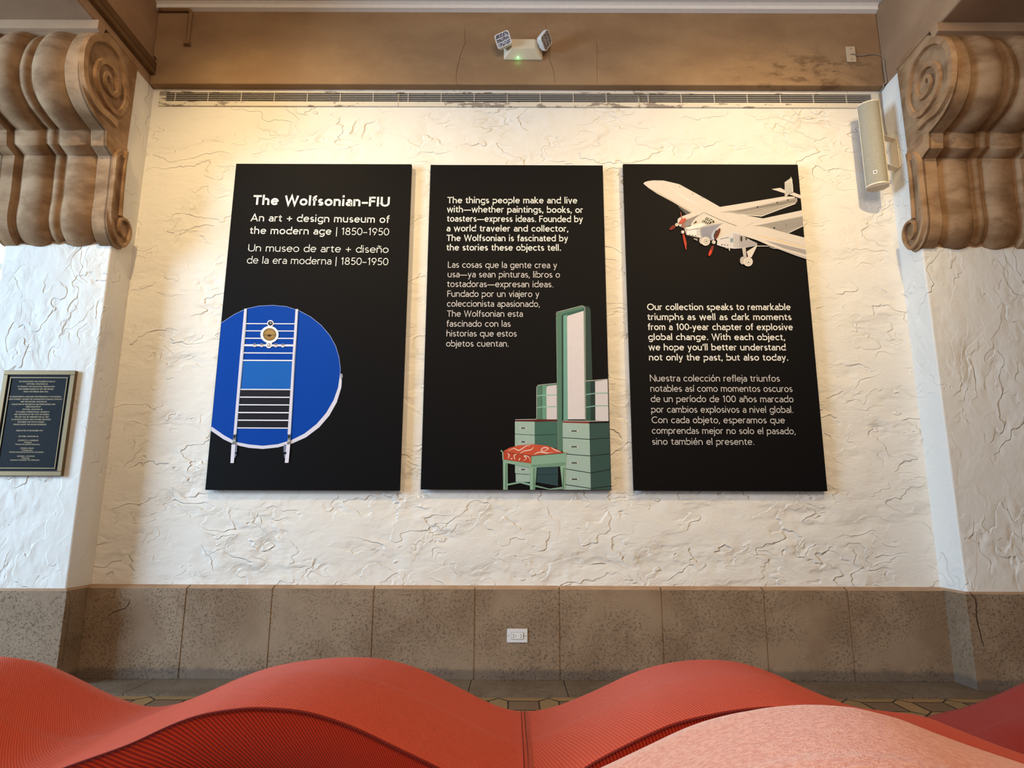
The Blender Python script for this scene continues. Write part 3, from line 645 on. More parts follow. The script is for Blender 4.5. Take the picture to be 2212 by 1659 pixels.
for q in ([(100, 1350), (138, 1356), (138, 1576), (102, 1576)], [(318, 1392), (374, 1394), (360, 1576), (320, 1576)], [(565, 1388), (608, 1376), (606, 1576), (586, 1576)]):
    A.poly(q, (142, 178, 152)); mx = (q[0][0]+q[1][0])/2; A.band([(mx+4, q[0][1]+8), (mx+2, 1574)], 5, (64, 92, 78)); A.band([(mx+14, q[0][1]+8), (mx+9, 1574)], 4, (78, 108, 92))
A.poly([(138, 1528), (240, 1509), (320, 1526), (320, 1544), (240, 1523), (138, 1542)], (132, 168, 146)); A.poly([(360, 1538), (480, 1568), (585, 1552), (586, 1572), (480, 1576), (360, 1552)], (126, 160, 140)); A.band([(82, 1254), (98, 1272), (100, 1330)], 9, (150, 180, 158)); A.band([(590, 1272), (628, 1274)], 8, (168, 172, 130))
A.end('stool', pic)
A.start(); A.poly([(104, 1262), (150, 1236), (220, 1216), (340, 1206), (460, 1218), (540, 1248), (590, 1276), (330, 1300), (330, 1361), (106, 1330)], (196, 84, 58)); A.poly([(106, 1270), (330, 1300), (330, 1361), (106, 1330)], (182, 70, 46))
for q in ([(140, 1262), (190, 1240), (230, 1256), (290, 1220), (330, 1214)], [(230, 1290), (270, 1262), (330, 1250), (350, 1222)], [(400, 1252), (440, 1258), (470, 1240), (430, 1234), (412, 1262), (470, 1276), (520, 1270)], [(350, 1290), (400, 1270), (470, 1284)], [(140, 1325), (150, 1295), (135, 1276)], [(200, 1335), (190, 1300), (215, 1284)], [(260, 1345), (290, 1322), (270, 1300), (310, 1310), (322, 1350)], [(490, 1230), (530, 1256), (570, 1268)], [(160, 1322), (180, 1326)], [(228, 1340), (240, 1316)]): A.band(q, 9, (228, 196, 182), 4, True)
A.band([(104, 1266), (330, 1300), (600, 1276)], 4, (120, 60, 50)); A.end('stool_cushion', pic)
# --- right panel: silver toy aeroplane and text
t, x0, x1 = panel('tall black panel with a silver propeller aeroplane picture above bilingual text', ((1347, 354.5), (1723.5, 355), (1787.5, 1062), (1368, 1059)))
text('english_text', [('Our collection speaks to remarkable', 1398.2, 669.9, 1708.2, 669.9), ('triumphs as well as dark moments', 1398.8, 691.3, 1710.2, 691.5), ('from a 100-year chapter of explosive', 1399.6, 712.9, 1713, 713.2), ('global change. With each object,', 1400.4, 734.5, 1696.3, 735), ('we hope you’ll better understand', 1401.3, 756.7, 1697.7, 757), ('not only the past, but also today.', 1402.1, 778.6, 1702.7, 779)], .102, 13.9, PT, M['print_white'], t)
text('spanish_text', [('Nuestra colección refleja triunfos', 1404.3, 823.8, 1684.7, 824.4), ('notables así como momentos oscuros', 1405.2, 846, 1712.1, 846.6), ('de un período de 100 años marcado', 1406, 868.4, 1714.3, 869), ('por cambios explosivos a nivel global.', 1407.1, 891.2, 1713.8, 891.8), ('Con cada objeto, esperamos que', 1407.9, 913.9, 1695.7, 914.5), ('comprendas mejor no solo el pasado,', 1408.5, 936.8, 1718.8, 938), ('sino también el presente.', 1409, 960.5, 1629.2, 961)], .074, 14, PT, M['print_warm'], t)
A = Art(1340, 340, 5.027, x0, x1-.0005)
pic = thing('aeroplane_picture', (atY(1560, 480, PF).x, PF, atY(1600, 575, PF).z), None, None); pic.parent = t; pic.location = pic.location-t.location
P1, P2, P3, P4 = (212, 202, 192), (184, 176, 170), (140, 134, 132), (92, 88, 88)
A.start(); A.poly([(625, 530), (640, 528), (770, 608), (720, 625)], P4); A.poly([(250, 285), (262, 270), (300, 257), (360, 250), (470, 252), (540, 268), (640, 292), (905, 437), (1085, 540), (1010, 608), (920, 602), (770, 605), (560, 480), (400, 395), (310, 335)], P1)
A.poly([(330, 335), (560, 462), (790, 592), (770, 605), (560, 480), (400, 395), (310, 335)], (196, 184, 168)); A.band([(440, 300), (640, 400), (900, 545)], 10, (214, 200, 178), 0, True); A.band([(540, 330), (700, 440), (860, 520)], 26, (222, 212, 206), 0, True); A.band([(870, 430), (905, 440)], 5, P3)
A.disc(645, 320, 5, P4); A.disc(785, 398, 5, P4); A.end('left_wing', pic)
A.start(); A.poly([(1000, 608), (1085, 538), (1200, 520), (1780, 424), (1900, 428), (1880, 446), (1330, 562), (1170, 600)], P1); A.poly([(1000, 608), (1330, 562), (1880, 442), (1918, 440), (1920, 478), (1900, 502), (1530, 642), (1180, 605)], (168, 160, 150)); A.band([(1200, 612), (1530, 640), (1900, 502)], 7, (226, 220, 212))
for k in range(12): A.band([(1230+k*8, 592-k*3+k*3), (1905, 452+k*3.4)] if k < 9 else [(1350, 610), (1800, 500)], 2, (140, 132, 124))
for x, y in ((1488, 540), (1702, 492), (1817, 465)): A.poly([(x-7, y-5), (x+9, y-8), (x+7, y+5), (x-8, y+7)], (34, 28, 26))
A.poly([(1785, 425), (1783, 272), (1842, 230), (1866, 236), (1871, 378), (1830, 400), (1805, 425)], (198, 194, 186)); A.band([(1850, 215), (1868, 300), (1872, 380)], 8, (222, 216, 208)); A.poly([(1640, 346), (1735, 332), (1786, 358), (1786, 392)], P1); A.poly([(1828, 402), (1880, 382), (1957, 412), (1958, 450), (1900, 428)], P1)
for k in range(10): A.band([(1792, 290+k*13), (1862, 286+k*11)], 2, (150, 146, 140))
A.end('tail_boom', pic)
A.start(); A.poly([(1170, 598), (1550, 665), (1970, 576), (1976, 642), (1500, 740), (1250, 790), (1200, 720)], P1); A.poly([(1290, 790), (1420, 752), (1500, 736), (1977, 640), (1985, 748), (1822, 826), (1560, 765)], (158, 152, 146))
for k in range(9): A.band([(1560+k*20, 738+k*8), (1980, 655+k*10)], 2, (128, 122, 116))
A.disc(1670, 768, 9, (40, 34, 32)); A.disc(1800, 738, 5, (60, 54, 50)); A.band([(1822, 824), (1985, 746)], 6, (228, 222, 214)); A.end('tail_boom', pic)
A.start(); A.poly([(618, 700), (625, 668), (660, 645), (770, 605), (915, 600), (1100, 600), (1180, 600), (1540, 668), (1400, 730), (1290, 790), (1290, 860), (1050, 905), (1000, 860), (900, 800), (760, 740), (680, 765), (640, 750)], P1)
A.poly([(690, 690), (850, 625), (780, 700), (760, 740), (700, 765), (650, 755)], P3); A.band([(770, 715), (810, 660), (905, 602)], 6, P3, 3); A.band([(910, 602), (1080, 680), (1262, 748)], 5, (90, 84, 80)); A.poly([(690, 770), (880, 712), (945, 737), (1130, 712), (1040, 770), (1000, 850), (998, 906), (870, 880), (716, 845)], P2)
A.poly([(875, 768), (1100, 720), (1030, 780), (995, 900), (880, 870)], (146, 146, 160))
for k in range(8): A.band([(885, 778+k*12), (1050-k*7, 752+k*16)], 2, (116, 116, 130))
A.poly([(700, 768), (880, 714), (940, 736), (860, 764), (740, 790)], (232, 226, 218)); A.poly([(720, 800), (860, 775), (872, 868), (722, 842)], (222, 218, 216))
A.band([(738, 792), (840, 778)], 7, (150, 146, 148))
for x, y in ((750, 845), (782, 850), (815, 854)): A.disc(x, y, 6, (40, 34, 34))
for k in range(3): A.band([(832, 785+k*27), (872, 784+k*28)], 3, (120, 124, 134)); A.band([(832+k*20, 782), (832+k*20, 855)], 3, (120, 124, 134))
A.poly([(788, 722), (822, 690), (828, 710), (800, 722)], (70, 62, 48)); A.end('fuselage', pic)
A.start(); A.poly([(874, 702), (930, 648), (1008, 676), (1028, 712), (948, 738)], (70, 60, 46))
for a, c in (((874, 702), (948, 738)), ((948, 738), (1028, 712)), ((905, 676), (960, 705)), ((930, 650), (1008, 678)), ((948, 738), (965, 704)), ((910, 720), (935, 686)), ((892, 712), (918, 672)), ((965, 704), (1008, 680)), ((990, 726), (995, 688)), ((1008, 678), (1028, 712)), ((930, 728), (950, 694)), ((874, 702), (930, 650)), ((950, 690), (975, 664)), ((920, 664), (985, 690))): A.band([a, c], 6, (226, 220, 206))
A.end('cockpit_glazing', pic)
A.start(); A.poly([(985, 845), (1010, 800), (1060, 760), (1050, 850), (1010, 905), (990, 890)], (178, 184, 200)); A.poly([(1008, 850), (1030, 800), (1052, 790), (1040, 860), (1015, 890)], (70, 62, 54)); A.poly([(1045, 955), (1050, 905), (1110, 862), (1225, 815), (1300, 800), (1300, 842), (1482, 940), (1480, 962), (1330, 990), (1230, 996), (1140, 985)], (206, 202, 204)); A.poly([(1235, 830), (1290, 845), (1290, 985), (1240, 985)], (182, 176, 178)); A.band([(1226, 830), (1232, 985)], 3, P4); A.band([(1292, 850), (1292, 985)], 4, P4); A.poly([(1300, 850), (1480, 935), (1478, 962), (1300, 990)], (166, 160, 162))
A.disc(1310, 888, 12, (56, 50, 40), 32); A.disc(1364, 884, 11, (72, 66, 54), 22); A.poly([(1188, 885), (1222, 878), (1222, 925), (1190, 928)], (130, 150, 160)); A.band([(1078, 892), (1175, 872)], 8, (140, 134, 140))
for x, y in ((1100, 952), (1131, 955), (1161, 957)): A.disc(x, y, 6, (40, 34, 34))
A.end('engine_pod', pic)
A.start(); A.poly([(1278, 822), (1288, 792), (1330, 768), (1420, 752), (1500, 752), (1570, 762), (1720, 805), (1994, 876), (2013, 1000), (2016, 1110), (1900, 1072), (1650, 978), (1480, 905), (1300, 846)], P1); A.poly([(1560, 905), (1800, 960), (2008, 1010), (2014, 1060), (1760, 990)], (160, 152, 150)); A.poly([(1640, 968), (1900, 1050), (2014, 1084), (2016, 1110), (1900, 1072), (1650, 978)], P2); A.band([(1480, 850), (1750, 920), (2000, 985)], 14, (224, 196, 148), 0, True); A.band([(1700, 880), (1990, 960)], 20, (204, 194, 188), 0, True); A.band([(1615, 975), (1650, 990), (1710, 996)], 8, P2); A.band([(1480, 968), (1610, 968)], 10, P2); A.end('right_wing', pic)
RED, RED2 = (178, 62, 42), (120, 44, 34)
A.start(); A.disc(564, 768, 40, RED2, 18, -.6); A.disc(672, 696, 46, (190, 84, 66), 20, -.6); A.disc(610, 736, 18, P1); A.disc(606, 734, 9, (180, 174, 168)); A.end('propeller', pic)
A.start(); A.poly([(648, 600), (654, 598), (692, 770), (680, 778)], (176, 92, 74)); A.poly([(672, 842), (690, 838), (716, 930), (714, 1012), (704, 1000), (684, 920)], RED); A.disc(674, 816, 18, P1); A.disc(668, 818, 9, P2); A.end('propeller', pic)
A.start(); A.disc(1052, 835, 66, (100, 42, 34), 17, -1.15); A.disc(984, 1012, 54, RED2, 17, -1.2); A.disc(972, 1042, 36, (206, 60, 40), 15, -1.15); A.disc(1010, 926, 20, P1); A.disc(1004, 930, 10, P2); A.end('propeller', pic)
A.start(); A.disc(880, 910, 28, P2, 36); A.disc(922, 917, 48, P1); A.disc(928, 917, 30, P2); A.disc(932, 917, 17, P1); A.disc(932, 917, 8, P4); A.end('wheel', pic)
A.start(); A.poly([(788, 882), (835, 888), (832, 914), (800, 900)], P3); A.end('exhaust', pic)
A.start(); A.poly([(1316, 990), (1356, 988), (1366, 1088), (1334, 1100)], P2); A.poly([(1462, 968), (1484, 960), (1420, 1090), (1384, 1090), (1366, 1030)], P1); A.end('landing_strut', pic)
A.start(); A.disc(1322, 1126, 28, P2, 42); A.disc(1382, 1138, 51, P1); A.disc(1384, 1138, 30, P2); A.disc(1386, 1138, 20, (224, 216, 206)); A.poly([(1374, 1150), (1386, 1130), (1398, 1150)], P4); A.end('wheel', pic)
A.start(); A.poly([(1132, 980), (1188, 988), (1184, 1022), (1174, 1018), (1172, 996), (1140, 994)], P2); A.end('exhaust', pic)
# ------------------------------------------------------------------ bronze plaque on the left pier
YP = YF-.024
px0, px1 = atY(9, 800, YP).x, atY(163, 801, YP).x; pz1, pz0 = atY(90, 800, YP).z, atY(90, 1028, YP).z
px0 = min(px0, atY(-6, 1027, YP).x+.0); px1 = (px1+atY(131.5, 1029, YP).x)/2
t = thing('plaque', ((px0+px1)/2, YF, pz0), 'bronze framed dedication plaque with raised lettering on the white pier', 'plaque')
br_m = plain('plaque_bronze', (120, 98, 66), .45, .55); dk = NT('plaque_dark_field'); n = dk.noise(dk.coord(), 420, 2); dk.col(dk.mix(dk.ramp(n, .58, .72), lin((4, 5, 8)), lin((50, 57, 68)))); dk.b.inputs['Roughness'].default_value = .6; dk.b.inputs['Specular IOR Level'].default_value = .15; dk.bump(n, .6, .0015)
fw = .026; b = MB(); b.box(px0, px1, YP, YF-.0005, pz1-fw, pz1); b.box(px0, px1, YP, YF-.0005, pz0, pz0+fw); b.box(px0, px0+fw, YP, YF-.0005, pz0+fw, pz1-fw); b.box(px1-fw, px1, YP, YF-.0005, pz0+fw, pz1-fw)
b.build('frame', br_m, t, bevel=.002)
b = MB(); b.box(px0+fw, px1-fw, YP+.006, YF-.0005, pz0+fw, pz1-fw); b.build('field', dk.mat, t)
a, c, d_, e = px0+fw+.014, px1-fw-.014, pz0+fw+.014, pz1-fw-.014; lw = .005; b = MB()
for q in ((a, c, d_, d_+lw), (a, c, e-lw, e), (a, a+lw, d_+lw, e-lw), (c-lw, c, d_+lw, e-lw)): b.box(q[0], q[1], YP+.002, YP+.0062, q[2], q[3])
b.build('inner_border', br_m, t)
PLQ = [('THE WOLFSONIAN WAS FOUNDED IN 1986 BY', 225, 658, 355), ('MITCHELL WOLFSON JR.', 318, 570, 384), ('TO PROMOTE THE COLLECTION, PRESERVATION', 207, 652, 415), ('AND UNDERSTANDING OF ART AND DESIGN', 218, 638, 445), ('FROM THE PERIOD 1885–1945.', 280, 578, 476),
 ('THE WOLFSONIAN’S LANDMARK MEDITERRANEAN STYLE BUILDING', 100, 730, 536), ('(WHICH FORMERLY HOUSED THE WASHINGTON STORAGE COMPANY)', 83, 742, 566), ('AND THE MITCHELL WOLFSON JR.', 245, 560, 596), ('COLLECTION OF DECORATIVE AND PROPAGANDA ARTS', 138, 662, 627), ('WERE DONATED BY', 305, 487, 657), ('MITCHELL WOLFSON JR.', 268, 508, 687), ('TO FLORIDA INTERNATIONAL UNIVERSITY', 185, 590, 718), ('AND THE PEOPLE OF THE STATE OF FLORIDA.', 170, 590, 748), ('THIS GIFT WILL BE CHERISHED FOR ALL TIME', 175, 580, 778), ('AS AN EDUCATIONAL AND CULTURAL RESOURCE', 137, 605, 808), ('EXPLORING THE WAYS IN WHICH', 210, 527, 838), ('DESIGN SHAPES THE HUMAN EXPERIENCE.', 162, 558, 868),
 ('DEDICATED 10 NOVEMBER 1997', 195, 512, 941), ('MITCHELL WOLFSON JR.', 220, 460, 1010), ('MODESTO A. MAIDIQUE', 215, 458, 1058), ('President', 290, 377, 1082), ('Florida International University', 183, 473, 1105), ('PATRICIA FROST', 243, 403, 1152), ('Chairperson', 260, 385, 1175), ('Florida International University Foundation', 110, 520, 1197), ('MICHAEL S. WOLFSON', 205, 410, 1247), ('Chairman', 258, 350, 1270), ('Executive Committee, The Wolfsonian', 125, 470, 1292)]
text('lettering', [(s, x_/5.531, 760+(y+7)/5.531, xx/5.531, 760+(y+8)/5.531) for s, x_, xx, y in PLQ], .12, 2.7, YP+.0055, plain('plaque_letter', (172, 146, 104), .5, .2), t)
# ------------------------------------------------------------------ slot diffuser along the head of the wall
VZ1, VZ0 = atY(1100, 198.5, -.012).z, atY(1100, 230, -.012).z
vx = [atY(343, 212, -.012).x, atY(861, 212, -.012).x, atY(1380, 212, -.012).x, atY(1898, 214, -.012).x]
vm = NT('peeling_vent_paint'); vn = vm.noise(vm.coord((1, 1, 3.2)), 7, 6, .68); big = vm.noise(vm.coord((1, 1, 1)), 1.6, 2)
vm.col(vm.mix(vm.ramp(vm.math('ADD', vn, vm.math('MULTIPLY', big, .5)), 0.805, .825), lin((222, 212, 194)), lin((150, 138, 126)))); vm.b.inputs['Roughness'].default_value = .55
t = thing('slot_diffuser', ((vx[0]+vx[3])/2, 0, VZ0), 'long white slot air diffuser with peeling paint under the brown lintel', 'air vent')
black = plain('vent_dark', (10, 9, 9), .9); slat = plain('vent_slat', (206, 196, 184), .45)
sz1, sz0 = VZ1-.011, VZ0+.034
for k in range(3):
    a, c = vx[k]+.001, vx[k+1]-.001; b = MB(); i0 = a+(.045 if k == 0 else .002); i1 = c-(.045 if k == 2 else .002)
    b.box(a, c, -.012, -.0005, sz1, VZ1); b.box(a, c, -.012, -.0005, VZ0, sz0); b.box(a, i0, -.012, -.0005, sz0, sz1); b.box(i1, c, -.012, -.0005, sz0, sz1)
    f = b.build('frame', vm.mat, t, bevel=.001)
    b = MB(); b.box(i0, i1, -.0025, -.0006, sz0, sz1); b.build('slot_backing', black, f)
    n_ = 4
    for j in range(n_):
        z = sz0+(sz1-sz0)*(j+.9)/(n_+.6); b = MB(); b.box(i0, i1, -.010, -.003, z-.0017, z+.0017); b.build('slat', slat, f)
    b = MB(); q = i0+.06
    while q < i1: b.box(q-.002, q+.002, -.0095, -.003, sz0, sz1); q += .22
    b.build('spacer', slat, f)
# ------------------------------------------------------------------ emergency light
YE = LINT; E0 = atY(1130, 131, YE); es = .253/82
t = thing('emergency_light', (E0.x, YE, E0.z), 'white twin head emergency light on the brown lintel', 'emergency light')
pl = plain('emergency_light_plastic', (226, 214, 188), .45)
ex = E0.x; ez = E0.z; hw = .128; hh = .118
b = MB(); o4 = [(-hw, ez), (hw, ez), (hw, ez+hh), (-hw, ez+hh)]; i4 = [(-.076, ez+.044), (.076, ez+.044), (.076, ez+hh-.004), (-.076, ez+hh-.004)]
yb, ym, yf = YE-.0005, YE-.012, YE-.062
v = [(ex+x, yb, z) for x, z in o4]+[(ex+x, ym, z) for x, z in o4]+[(ex+x, yf, z) for x, z in i4]
fs = [(4, 5, 9, 8), (5, 6, 10, 9), (6, 7, 11, 10), (7, 4, 8, 11), (8, 9, 10, 11), (0, 3, 2, 1)]+[(i, (i+1) % 4, 4+(i+1) % 4, 4+i) for i in range(4)]
b.add(v, fs); b.build('housing', pl, t, bevel=.003)
lens = NT('lamp_lens'); lv = lens.n('ShaderNodeTexVoronoi', {'Vector': lens.coord(), 'Scale': 120.0}).outputs['Distance']; lens.col(lens.mix(lens.ramp(lv, .2, .6), lin((196, 196, 206)), lin((92, 86, 90)))); lens.b.inputs['Roughness'].default_value = .25; lens.bump(lv, .6, .002)
hpl = plain('lamp_head_plastic', (228, 224, 220), .4)
def lamp_head(cx, cz, yaw, roll_, pitch):
    c = Vector((cx, YE-.075, cz)); Rm = Matrix.Rotation(yaw, 3, 'Z') @ Matrix.Rotation(pitch, 3, 'X') @ Matrix.Rotation(roll_, 3, 'Y'); s = .042
    def rr(k, n=6):
        out = []; r = .32*k
        for (qx, qz, a0) in ((k-r, k-r, 0), (-k+r, k-r, 90), (-k+r, -k+r, 180), (k-r, -k+r, 270)):
            for i in range(n): a = math.radians(a0+90*i/(n-1)); out.append((qx+r*math.cos(a), qz+r*math.sin(a)))
        return out
    rows = []
    for k, y in ((1.18*s, -.022), (1.18*s, -.010), (1.1*s, .006), (.85*s, .024), (.45*s, .034)):
        q = rr(k); q.append(q[0]); rows.append([c+Rm @ Vector((x, y, z)) for x, z in q])
    b = MB(); b.grid(rows); b.poly(rows[-1][:-1]); hd = b.build('lamp_head', hpl, t, smooth=True); es_ = hd.modifiers.new('es', 'EDGE_SPLIT'); es_.split_angle = math.radians(50)
    b = MB(); q = rr(1.05*s); b.poly([c+Rm @ Vector((x, -.0215, z)) for x, z in q]); q2 = rr(1.18*s); q2.append(q2[0]); q1 = q+[q[0]]
    b.mi = 1; b.grid([[c+Rm @ Vector((x, -.0222, z)) for x, z in q2], [c+Rm @ Vector((x, -.0216, z)) for x, z in q1]])
    for f_ in (-.34, .34): b.add([c+Rm @ Vector((sx*s, -.0223, s*(f_+dz))) for sx, dz in ((-1, -.05), (1, -.05), (1, .05), (-1, .05))], [(0, 1, 2, 3)])
    b.build('lens', [lens.mat, hpl], hd)
    b = MB(); b.tube([c+Rm @ Vector((0, .025, 0)), Vector((cx+(.02 if cx < ex else -.02), YE-.03, cz-.02))], .012); b.build('swivel', hpl, t, smooth=True)
lamp_head(ex-.128, ez+.086, -.25, -.26, .15)
lamp_head(ex+.135, ez+.092, 1.0, .42, .35)
led = NT('green_led'); led.col((.1, .9, .3)); led.b.inputs['Emission Color'].default_value = (.25, 1, .45, 1); led.b.inputs['Emission Strength'].default_value = 7
lp = Vector((ex-.034, YE-.0225, ez+.010)); b = MB(); b.tube([lp+Vector((0, .004, 0)), lp+Vector((0, -.003, -.002))], [.004, .003], 12); b.build('indicator_led', led.mat, t, smooth=True)
gl = bpy.data.lights.new('indicator_glow', 'POINT'); gl.energy = .014; gl.color = (.2, 1, .3); gl.shadow_soft_size = .004; go = bpy.data.objects.new('indicator_glow', gl); S.collection.objects.link(go); go.location = (ex-.034, YE-.024, ez-.016); 
# ------------------------------------------------------------------ blank plate and speaker cable
c0, c1 = atY(1826, 102, YE), atY(1850, 135, YE)
t = thing('cable_outlet_plate', ((c0.x+c1.x)/2, YE, c1.z), 'small cream wall plate with a thin cable on the brown lintel', 'wall plate')
b = MB(); b.box(c0.x, c1.x-.003, YE-.008, YE-.0005, c1.z, c0.z); b.build('plate', plain('cream_plate', (206, 188, 160), .45), t, bevel=.002)
for zz in (c1.z+.018, c0.z-.018): b = MB(); b.tube([((c0.x+c1.x)/2, YE-.006, zz), ((c0.x+c1.x)/2, YE-.0095, zz)], .0035); b.build('screw', plain('plate_screw', (120, 100, 76), .4, .6), t)
cab = [atY(1837, 117, YE-.010), atY(1845, 117, YE-.012), atY(1854, 120, YE-.005), atY(1870, 119, YE-.005), atY(1888, 116.5, YE-.005), atY(1900, 119, YE-.005)]
xr = XR-.006
cab += [atY(1907.5, 122, YE-.006), atX(1909.5, 130, xr-.0), atX(1911, 150, xr), atX(1914, 165, xr), atX(1914.5, 178, xr)]
pz = ZT-.006
cab += [Vector((XR-.010, LINT-.008, ZT+.01)), Vector((XR-.010, LINT+.005, ZT-.008)), Vector((XR-.008, -.016, ZT-.012)), Vector((XR-.007, -.014, ZT-.04)), atX(1906, 240, XR-.006), atX(1910, 270, XR-.006), atX(1915, 298, XR-.006)]
b = MB(); b.tube(smooth_path(cab, 5), .0042, 8); o = b.build('speaker_cable', plain('grey_cable', (150, 134, 120), .6), smooth=True); tag(o, 'thin grey cable running from the cream wall plate down the corner to the speaker', 'cable')
# ------------------------------------------------------------------ wall speaker
# D shaped column, turned to face the room
sc_ = Vector((atY(1884, 300, -.13).x, -.13, 0)); st_, sb_ = atY(1868, 222, -.16).z, atY(1890, 399, -.16).z
t = thing('wall_speaker', (sc_.x, sc_.y, sb_), 'slim off white column speaker on a bracket in the corner by the pier', 'speaker')
ya = math.radians(-32); ca, sa = math.cos(ya), math.sin(ya)
def sp_pt(x, y, z): return (sc_.x+x*ca-y*sa, sc_.y+x*sa+y*ca, z)
gm_ = NT('speaker_grille_cloth'); wv = gm_.n('ShaderNodeTexVoronoi', {'Vector': gm_.coord(), 'Scale': 420.0}).outputs['Distance']; gm_.col(gm_.mix(gm_.ramp(wv, .1, .5), lin((104, 101, 88)), lin((166, 160, 143)))); gm_.b.inputs['Roughness'].default_value = .6; gm_.bump(wv, .3, .001)
spw = plain('speaker_shell', (190, 172, 150), .45)
hw_ = .062; frontarc = [(hw_*math.sin(a)*1.0, -.042*math.cos(a)-.012) for a in (math.radians(-90+180*k/16) for k in range(17))]
shell = [(-hw_, -.012), (-hw_, .03), (-.03, .062), (.03, .062), (hw_, .03), (hw_, -.012)]
b = MB(); b.prism(shell+[(x*1.0, y*.9) for x, y in frontarc[::-1][1:-1]], lambda p: sp_pt(p[0], p[1], sb_), lambda p: sp_pt(p[0], p[1], st_)); b.build('cabinet', spw, t, bevel=.002)
b = MB(); rows = [[sp_pt(x, y-.003, z) for x, y in frontarc] for z in (sb_+.006, st_-.006)]; b.grid(rows); b.build('grille', gm_.mat, t, smooth=True)
b = MB()
for z0_, z1_ in ((sb_-.001, sb_+.007), (st_-.007, st_+.001)): b.prism([(x*1.02, y*1.04-.003) for x, y in frontarc], lambda p: sp_pt(p[0], p[1], z0_), lambda p: sp_pt(p[0], p[1], z1_))
for sx in (-1, 1): b.prism([(sx*hw_-.002, -.022), (sx*hw_+.002, -.022), (sx*hw_+.002, -.008), (sx*hw_-.002, -.008)], lambda p: sp_pt(p[0], p[1], sb_), lambda p: sp_pt(p[0], p[1], st_))
b.build('grille_trim', plain('speaker_trim', (228, 216, 194), .4), t)
zl = sb_+.066; b = MB(); lx = -.004
def fr(x): return -.042*math.sqrt(max(0, 1-(x/hw_)**2))-.0165
b.prism([(lx-.011, fr(lx-.011)), (lx+.011, fr(lx+.011)), (lx+.011, fr(lx+.011)+.003), (lx-.011, fr(lx-.011)+.003)], lambda p: sp_pt(p[0], p[1], zl), lambda p: sp_pt(p[0], p[1], zl+.022)); lg = b.build('badge', plain('badge_white', (236, 230, 220), .4), t)
b = MB(); b.prism([(lx-.006, fr(lx-.006)-.0008), (lx+.006, fr(lx+.006)-.0008), (lx+.006, fr(lx+.006)+.001), (lx-.006, fr(lx-.006)+.001)], lambda p: sp_pt(p[0], p[1], zl+.007), lambda p: sp_pt(p[0], p[1], zl+.015)); b.build('badge_mark', plain('badge_grey', (70, 66, 60), .5), lg)
bz1, bz0 = atX(1922, 299, XR-.04).z, atX(1935, 358, XR-.04).z
b = MB(); by = atX(1936, 340, XR).y
b.box(XR-.006, XR-.0005, by-.035, by+.035, bz0, bz1)
q0 = sp_pt(hw_, .015, 0); q1 = sp_pt(.03, .062, 0)
b.prism([(XR-.006, by-.02), (XR-.006, by+.02), (q1[0], q1[1]+.005), (q0[0], q0[1])], lambda p: (p[0], p[1], bz0), lambda p: (p[0], p[1], bz0+.004))
b.prism([(XR-.006, by-.02), (XR-.006, by+.02), (q1[0], q1[1]+.005), (q0[0], q0[1])], lambda p: (p[0], p[1], bz1-.004), lambda p: (p[0], p[1], bz1))
b.prism([(q0[0]+.0, q0[1]), (q0[0]+.012, q0[1]+.01), (q1[0]+.012, q1[1]+.01), (q1[0], q1[1])], lambda p: (p[0], p[1], bz0), lambda p: (p[0], p[1], bz1))
b.build('bracket', plain('speaker_bracket', (222, 206, 182), .45), t, bevel=.001)
# ------------------------------------------------------------------ raceway and conduit painted brown
brn = plaster('painted_brown_metal', (112, 84, 54), (104, 76, 48), 4, .001)
r0, r1 = atX(325, 162.5, XL), atX(292, 120, XL); rz = (r0.z+r1.z)/2; ye = atX(337, 163, XL+.03).y
b = MB(); b.box(XL+.0005, XL+.034, -3.2, ye-.0, rz-.005, rz+.085); t = thing('raceway', (XL, ye, rz), 'brown painted boxed raceway fixed along the side of the ceiling beam', 'raceway')
b.build('channel', brn, t, bevel=.002)
b = MB(); b.box(XL+.034, XL+.0352, -3.2, ye-.002, rz+.03, rz+.034); b.build('cover_seam', M['crack'], t)
hk = atY(335, 124, LINT-.02); t = thing('hook', (hk.x, LINT, hk.z), 'small brown hook in the corner of the lintel above the raceway end', 'hook')
b = MB(); b.tube([(hk.x-.004, LINT-.001, hk.z+.004), (hk.x-.004, LINT-.03, hk.z)]+[(hk.x-.004+.012*math.sin(a), LINT-.032, hk.z-.012+.012*math.cos(a)) for a in (k*PI/6 for k in range(10))], .004, 8); b.build('hook_wire', brn, t, smooth=True)
q = [atY(344, 21.5, LINT-.016), atY(400, 21.5, LINT-.016), atY(409, 22.5, LINT-.016), atY(412, 27, LINT-.016), atY(411.5, 34, LINT-.016), atY(404.5, 96, LINT-.016)]
q[0].x = max(q[0].x, XL+.012)
b = MB(); b.tube(smooth_path(q, 4), .0125, 12); t = thing('conduit', (q[5].x, LINT, q[5].z), 'brown painted bent conduit high on the brown lintel above the hook', 'conduit'); brn2 = plaster('painted_brown_conduit', (146, 114, 80), (136, 104, 72), 4, .001); b.build('pipe', brn2, t, smooth=True)
b = MB(); b.box(q[5].x-.019, q[5].x+.019, LINT-.034, LINT-.0005, q[5].z-.004, q[5].z+.02); b.build('end_fitting', brn2, t, bevel=.002)
